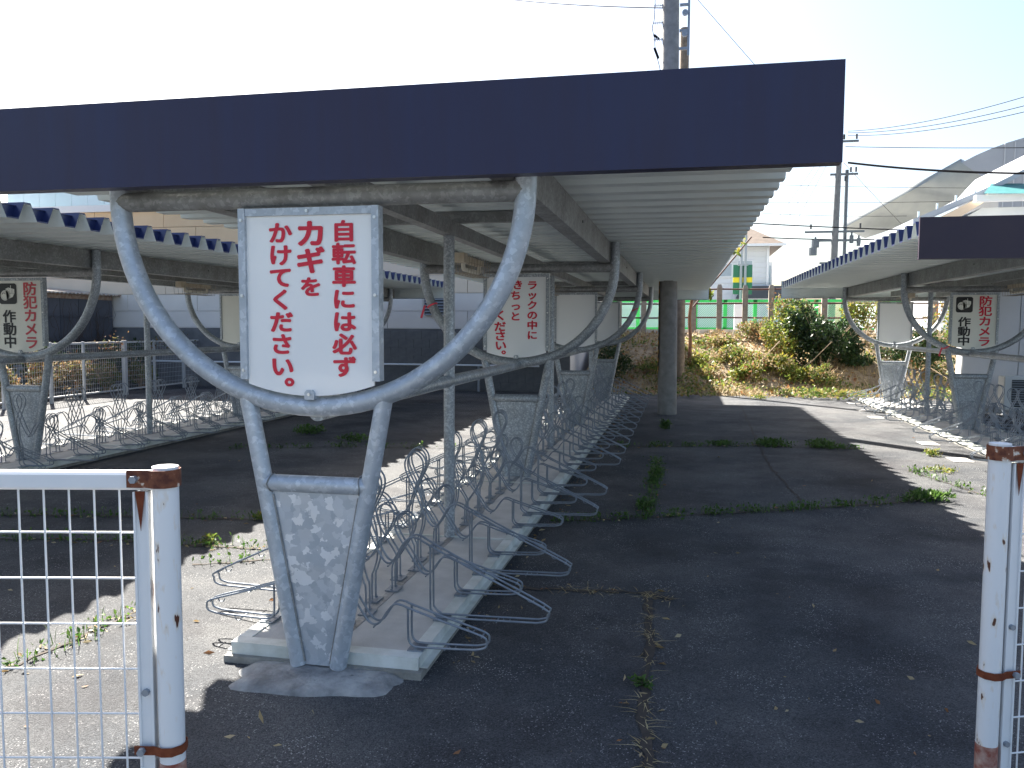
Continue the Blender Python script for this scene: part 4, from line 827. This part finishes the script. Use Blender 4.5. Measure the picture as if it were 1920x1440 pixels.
bush((4.3, 22.3, 1.15), (.8, .7, .9), 2600, .10, LF_DARK, 'dark green shrub behind the legs of the arch with the bright blank sign', clumps=10)
bush((2.75, 22.6, 1.45), (.55, .6, .8), 1500, .075, LF_YEL, 'tall yellow-green shrub left of the dense evergreen, reaching the fence rails', dry=250)
bush((4.7, 23.3, 1.9), (.7, .5, .8), 1500, .08, LF_YEL, 'sunny yellow-green shrub behind the bright blank sign', dry=200)
bush((1.9, 21.2, .72), (.75, .6, .42), 1500, .075, LF_MID, 'mixed green and brown shrub in the middle of the bank above the brown block', dry=500)
bush((1.2, 21.6, .78), (.6, .6, .35), 1100, .07, LF_MID, 'low mixed shrub on the bank between the thick pole and the brown block', dry=420)
bush((2.7, 20.9, .55), (.6, .5, .45), 1300, .075, LF_YEL, 'bright yellow-green weeds at the foot of the dense evergreen shrub', dry=250)
bush((.35, 21.4, .62), (.5, .5, .35), 900, .07, LF_YEL, 'bright green clump beside the orange-brown wooden pole', dry=260)
bush((-.6, 20.9, .52), (.7, .6, .38), 1300, .07, LF_MID, 'leafy clump on the bank between the thick pole and the rearmost arch', dry=450)
bush((-1.7, 20.2, .62), (.65, .6, .55), 1500, .08, LF_DARK, 'dark leafy shrub at the corner of the siding building', dry=150)
bush((5.6, 21.6, 1.0), (.9, .6, .85), 2400, .09, LF_DARK, 'dark shrub between the two right-hand arches', dry=300)
bush((3.3, 20.6, .42), (.5, .4, .33), 900, .06, LF_MID, 'low weeds at the sunny foot of the bank by the evergreen', dry=240)
bush((6.9, 22.5, 1.6), (1.1, .8, 1.1), 2200, .09, LF_MID, 'tall bush behind the prefab corner', dry=300)
bush((2.35, 22.0, 1.05), (.6, .6, .7), 1500, .085, LF_YEL, 'leafy yellow shrub rising between the brown block and the dense evergreen', dry=400)
bush((1.55, 20.5, .42), (.55, .35, .34), 900, .08, LF_YEL, 'low bright weeds at the foot of the bank just left of the brown block', dry=200)
bush((.75, 20.3, .34), (.5, .4, .3), 700, .07, LF_MID, 'low leafy weeds at the foot of the bank beside the slender tree', dry=350)
bush((.9, 22.9, 1.12), (.6, .5, .35), 900, .08, LF_MID, 'scrubby weeds under the concrete fence posts behind the slender tree', dry=420)
bush((3.0, 23.6, 2.0), (.7, .5, .75), 1500, .085, LF_YEL, 'tall sunny shrub growing through the concrete post fence', dry=350)
bush((2.05, 23.3, 1.45), (.7, .5, .5), 1100, .07, LF_MID, 'dry scrub below the concrete fence posts', dry=700)
for i, y in enumerate((12.8, 13.9, 15.0, 16.1, 17.2, 18.2)): bush((-13.4, y, .62), (.4, .62, .62), 900, .09, LF_DARK, ['first', 'second', 'third', 'fourth', 'fifth', 'sixth'][i]+' dark thicket counted from the near end of the mesh fence, before the shed', dry=120)
for i, (y, z, rr) in enumerate(((13.2, .45, .5), (14.2, .55, .6), (15.1, .45, .55), (16.2, .42, .5), (17.4, .38, .5))):
    bush((-12.75, y, z), (.35, rr, z*.95), 900, .07, LF_VINE if i < 3 else LF_MID, ['withered vine thicket at the near end of the mesh fence', 'tall withered vine thicket behind the mesh fence', 'brown-green vines behind the double post of the mesh fence', 'green weeds behind the mesh fence below the rusty eave', 'low weeds at the far end of the mesh fence'][i], dry=350)

# bare vines climbing over the shed panels
vn = MB()
for i in range(46):
    y = random.uniform(-.3, 2.6); z = random.uniform(.2, 1.1); P = [Vector((.03, y, z))]
    for k in range(9): P.append(P[-1]+Vector((random.uniform(-.004, .01), random.uniform(-.13, .13), random.uniform(.03, .22))))
    P = [p for p in P if p.z < 2.15]
    if len(P) > 2: vn.tube(P, .006, 4, r1=.003)
tag(build(vn, 'bare_vines', mat('vine_stem', (.07, .04, .025), .9), None, (-14.47, 16.0, 0)), 'bare brown vines creeping over the dark shed panels', 'vines', kind='stuff')
P = np.stack([RNG.normal(-12.05, .06, 260), RNG.choice([15.6, 16.9, 17.6], 260)+RNG.normal(0, .28, 260), RNG.normal(1.14, .11, 260)], 1)
tag(put('withered_creeper', leaves_mesh('withered_creeper', P, .06, LF_VINE)), 'withered reddish creeper hanging on the top rail of the mesh fence', 'creeper', kind='stuff')

# slender tree on the bank and its crown behind the roof
tb = Vector((.16, 21.3, bank_h(.16, 21.3)))
tr_ = thing('tree', tb, 'slender tree with yellow-green leaves beside the orange-brown wooden pole', 'tree')
tk = MB(); tk.tube(smooth_path([(0, 0, -.1), (.03, 0, .6), (.0, .05, 1.2), (.06, .05, 1.9), (.0, .1, 3.0)]), .05, 10, r1=.035)
tk.tube(smooth_path([(.05, .05, 1.7), (.28, .0, 2.2), (.55, -.1, 2.6)]), .035, 8, r1=.012); tk.tube(smooth_path([(0, .1, 2.2), (-.3, .1, 2.8), (-.6, .2, 3.3)]), .035, 8, r1=.012); tk.tube(smooth_path([(0, .1, 2.9), (.3, .1, 3.4), (.5, .2, 3.9)]), .03, 8, r1=.01)
build(tk, 'trunk', BARK, tr_)
P = np.concatenate([blob_pts(420, (.1, 0, 3.4), (.95, .9, .7), 10), blob_pts(260, (.30, -.1, 1.75), (.32, .35, .30), 6)])
put('crown', leaves_mesh('crown', P, .10, LF_YEL, .55), tr_)
# creeper poking over the roof edge
P = np.concatenate([blob_pts(34, atY(1378, 472, 11.5), (.10, .25, .08), 4), blob_pts(26, atY(1394, 450, 10.4), (.07, .2, .08), 3)])
tag(put('roof_creeper', leaves_mesh('roof_creeper', P, .055, LF_YEL, .6)), 'yellow-green creeper leaves poking over the roof edge of the centre shelter', 'creeper')

# leaf litter and dry grass on the bank
n = 9500; X = RNG.uniform(-2.3, 7, n); Y = BANK_Y0+RNG.uniform(-.1, 1, n)**1.15*(BANK_Y1-BANK_Y0); Zb = np.array([bank_h(x, y) for x, y in zip(X, Y)])
tag(put('leaf_litter', leaves_mesh('leaf_litter', np.stack([X, Y, Zb+.01], 1), .085, LF_DRY, .55, .1, .5, .55)), 'brown fallen leaves strewn over the bank', 'leaves', kind='stuff')
n = 9000; X = RNG.uniform(-2.3, 7, n); Y = BANK_Y0+RNG.uniform(-.06, 1, n)*(BANK_Y1-BANK_Y0); keep = (np.sin(X*1.7+Y*2.3)+np.sin(X*3.1-Y*1.1)+RNG.normal(0, .6, n)) > .1; X = X[keep]; Y = Y[keep]
Zb = np.array([bank_h(x, y) for x, y in zip(X, Y)])
tag(put('dry_grass', blades_mesh('dry_grass', np.stack([X, Y, Zb-.01], 1), .20, LF_STRAW, .9, .006)), 'straw-coloured dry grass on the bank', 'grass', kind='stuff')
n = 13000; X = RNG.uniform(-2.3, 6.5, n); Y = BANK_Y0+RNG.uniform(-.12, .85, n)*(BANK_Y1-BANK_Y0); keep = (np.sin(X*2.3+1)+np.sin(Y*2.9+X)+RNG.normal(0, .5, n)) > .05; X = X[keep]; Y = Y[keep]
Zb = np.array([bank_h(x, y) for x, y in zip(X, Y)])
tag(put('ground_ivy', leaves_mesh('ground_ivy', np.stack([X, Y, Zb+.03+RNG.uniform(0, .12, len(X))], 1), .075, LF_MID, .6, .5)), 'green and brown ground cover creeping over the bank', 'ground cover', kind='stuff')
# brown block lying on the bank
q = atY(1393, 700, 20.6); tag(build(MB().prism([(-.17, -.12, 0), (.17, -.12, 0), (.17, .12, .05), (-.17, .12, .05)], (0, 0, .10)), 'concrete_block', mat('terracotta', (.33, .15, .10), .9, 0, (.42, .21, .15), 10), None, (q.x, 20.6, bank_h(q.x, 20.6)+.02), R(-8), None), 'brown tilted block lying among the leaves at the foot of the bank', 'block')
# fallen sticks
for i, (pa, pb, yy) in enumerate((((1405, 680), (1410, 705), 20.5), ((1462, 640), (1415, 690), 20.9), ((1560, 640), (1500, 700), 21.2), ((1745, 690), (1815, 742), 18.9))):
    a = atY(*pa, yy); c = atY(*pb, yy-.2); tag(build(MB().tube([a, (a+c)/2+Vector((.02, 0, .03)), c], .014, 6, r1=.007), 'stick', TWIG), ['short pale stick standing beside the brown block', 'thin dry branch leaning over the brown block', 'dry branch across the sunny scrub', 'pale broken branch leaning near the prefab corner'][i], 'stick')

# weeds in the pavement joints
def weeds(line, dens, h, m, leaf, spread=.035, lm=None):
    P = [atZ(u, v) for u, v in line]; pts = []
    for a, c in zip(P[:-1], P[1:]):
        L_ = (c-a).length; k = max(2, int(L_*dens))
        for _ in range(k):
            t = random.random(); w_ = math.sin(t*23+a.x*7)+math.sin(t*51+a.y*3)
            if w_ < random.uniform(-.3, 1.2): continue
            q = a+(c-a)*t; pts.append((q.x+random.gauss(0, spread), q.y+random.gauss(0, spread), 0))
    return pts
DW = 2.3; WG = []; WL = []
for k, d in (('joint_a', 210), ('joint_b', 150), ('joint_f', 120), ('joint_g', 110), ('joint_i', 110), ('seam_e', 130), ('joint_l', 120), ('seam_h', 120), ('joint_m', 60)):
    WL += weeds(crack_lines[k], d*DW, .1, LF_WEED, .03, .045)
    WG += weeds(crack_lines[k], d*.5*DW, .1, LF_WEED, .03, .04)
WL = np.array(WL); WL[:, 2] = RNG.uniform(.0, .055, len(WL)); tag(put('joint_weeds', leaves_mesh('joint_weeds', WL, .032, LF_WEED, .55, .5)), 'small green weeds growing in the pavement joints', 'weeds', kind='stuff')
tag(put('joint_grass', blades_mesh('joint_grass', WG, .09, LF_WEED, .7, .0025)), 'thin green grass blades growing in the pavement joints', 'grass', kind='stuff')
WS = weeds([(1030, 1104), (1130, 1106), (1215, 1112), (1255, 1124)], 420, .1, None, 0, .035)+weeds(crack_lines['seam_d'], 190, .1, None, 0, .010)+weeds([(270, 1140), (120, 1215)], 120, .1, None, 0, .03)
tag(put('dead_grass', blades_mesh('dead_grass', WS, .055, LF_STRAW, 1.6, .0024, .22)), 'dead straw-coloured grass lying along the cracked joint', 'grass', kind='stuff')
def weed_plant(u, v, r, h, n, label, m=LF_WEED, size=.05):
    h *= .62; size *= .8
    p = atZ(u, v); t = thing('weed_plant', (p.x, p.y, 0), label, 'weed'); P = blob_pts(n, (0, 0, h*.5), (r, r, h*.55), 7, .5); P[:, 2] = np.abs(P[:, 2])
    put('foliage', leaves_mesh('foliage', P, size, m, .4), t); s = MB()
    for i in range(5): a = i*1.3; s.tube([(0, 0, 0), (r*.5*math.cos(a), r*.5*math.sin(a), h*.8)], .003, 4)
    build(s, 'stems', LF_WEED, t)
weed_plant(1228, 905, .11, .26, 240, 'feathery green weed clump in the seam of the shaded lane', size=.05)
weed_plant(1215, 955, .12, .12, 140, 'low leafy weed where the seam meets the joint of the shaded lane', size=.05)
weed_plant(1738, 938, .24, .12, 420, 'spreading green weed at the sunny end of the shaded lane joint', size=.06)
weed_plant(1247, 805, .12, .24, 200, 'upright weed standing in front of the thick utility pole', size=.06)
weed_plant(1545, 838, .30, .14, 420, 'bushy green weed at the shadow edge of the lane', size=.06)
weed_plant(1450, 836, .34, .12, 400, 'spreading weed in the middle of the far lane joint', size=.06)
weed_plant(1350, 835, .26, .10, 240, 'small weed patch near the thick utility pole in the far joint', size=.05)
weed_plant(590, 812, .30, .18, 260, 'grassy weed in the dark lane between the shelters', size=.07)
weed_plant(670, 825, .25, .12, 240, 'leafy weed in the dark lane near the sunlit strip', size=.06)
weed_plant(1205, 1285, .06, .05, 60, 'tiny green tuft in the straw-filled seam', size=.035)
weed_plant(500, 975, .12, .10, 120, 'yellow-green weed on the sunlit strip beside the front arch', LF_YEL, .045)
weed_plant(395, 1020, .10, .12, 110, 'yellow-green weed on the sunlit asphalt behind the fence post', LF_YEL, .04)
weed_plant(1745, 855, .12, .14, 130, 'sunlit weed tuft beside the painted marks', LF_YEL, .05)
weed_plant(1760, 885, .22, .07, 160, 'pale flat weed on the sunlit asphalt behind the right fence post', LF_YEL, .045)
weed_plant(1425, 748, .22, .18, 130, 'green weed at the foot of the bank', LF_YEL, .07)

# fallen dry leaves and straw bits on the asphalt
n = 90; pts = []
for k in ('joint_a', 'joint_b', 'joint_c', 'seam_d', 'joint_f', 'joint_g', 'seam_h', 'seam_e'): pts += [(x, y, .006) for x, y, _ in weeds(crack_lines[k], 45, 0, None, 0, .06)]
pts += [(-1.02+random.gauss(0, .05), random.uniform(3.5, 17), .006) for _ in range(220)]
for _ in range(n):
    p = atZ(random.uniform(0, 1850), random.uniform(790, 1420)); pts.append((p.x, p.y, .006))
tag(put('scattered_leaves', leaves_mesh('scattered_leaves', pts, .035, LF_DRY, .4, 0, .6, .85)), 'small dry leaves scattered over the asphalt', 'leaves', kind='stuff')
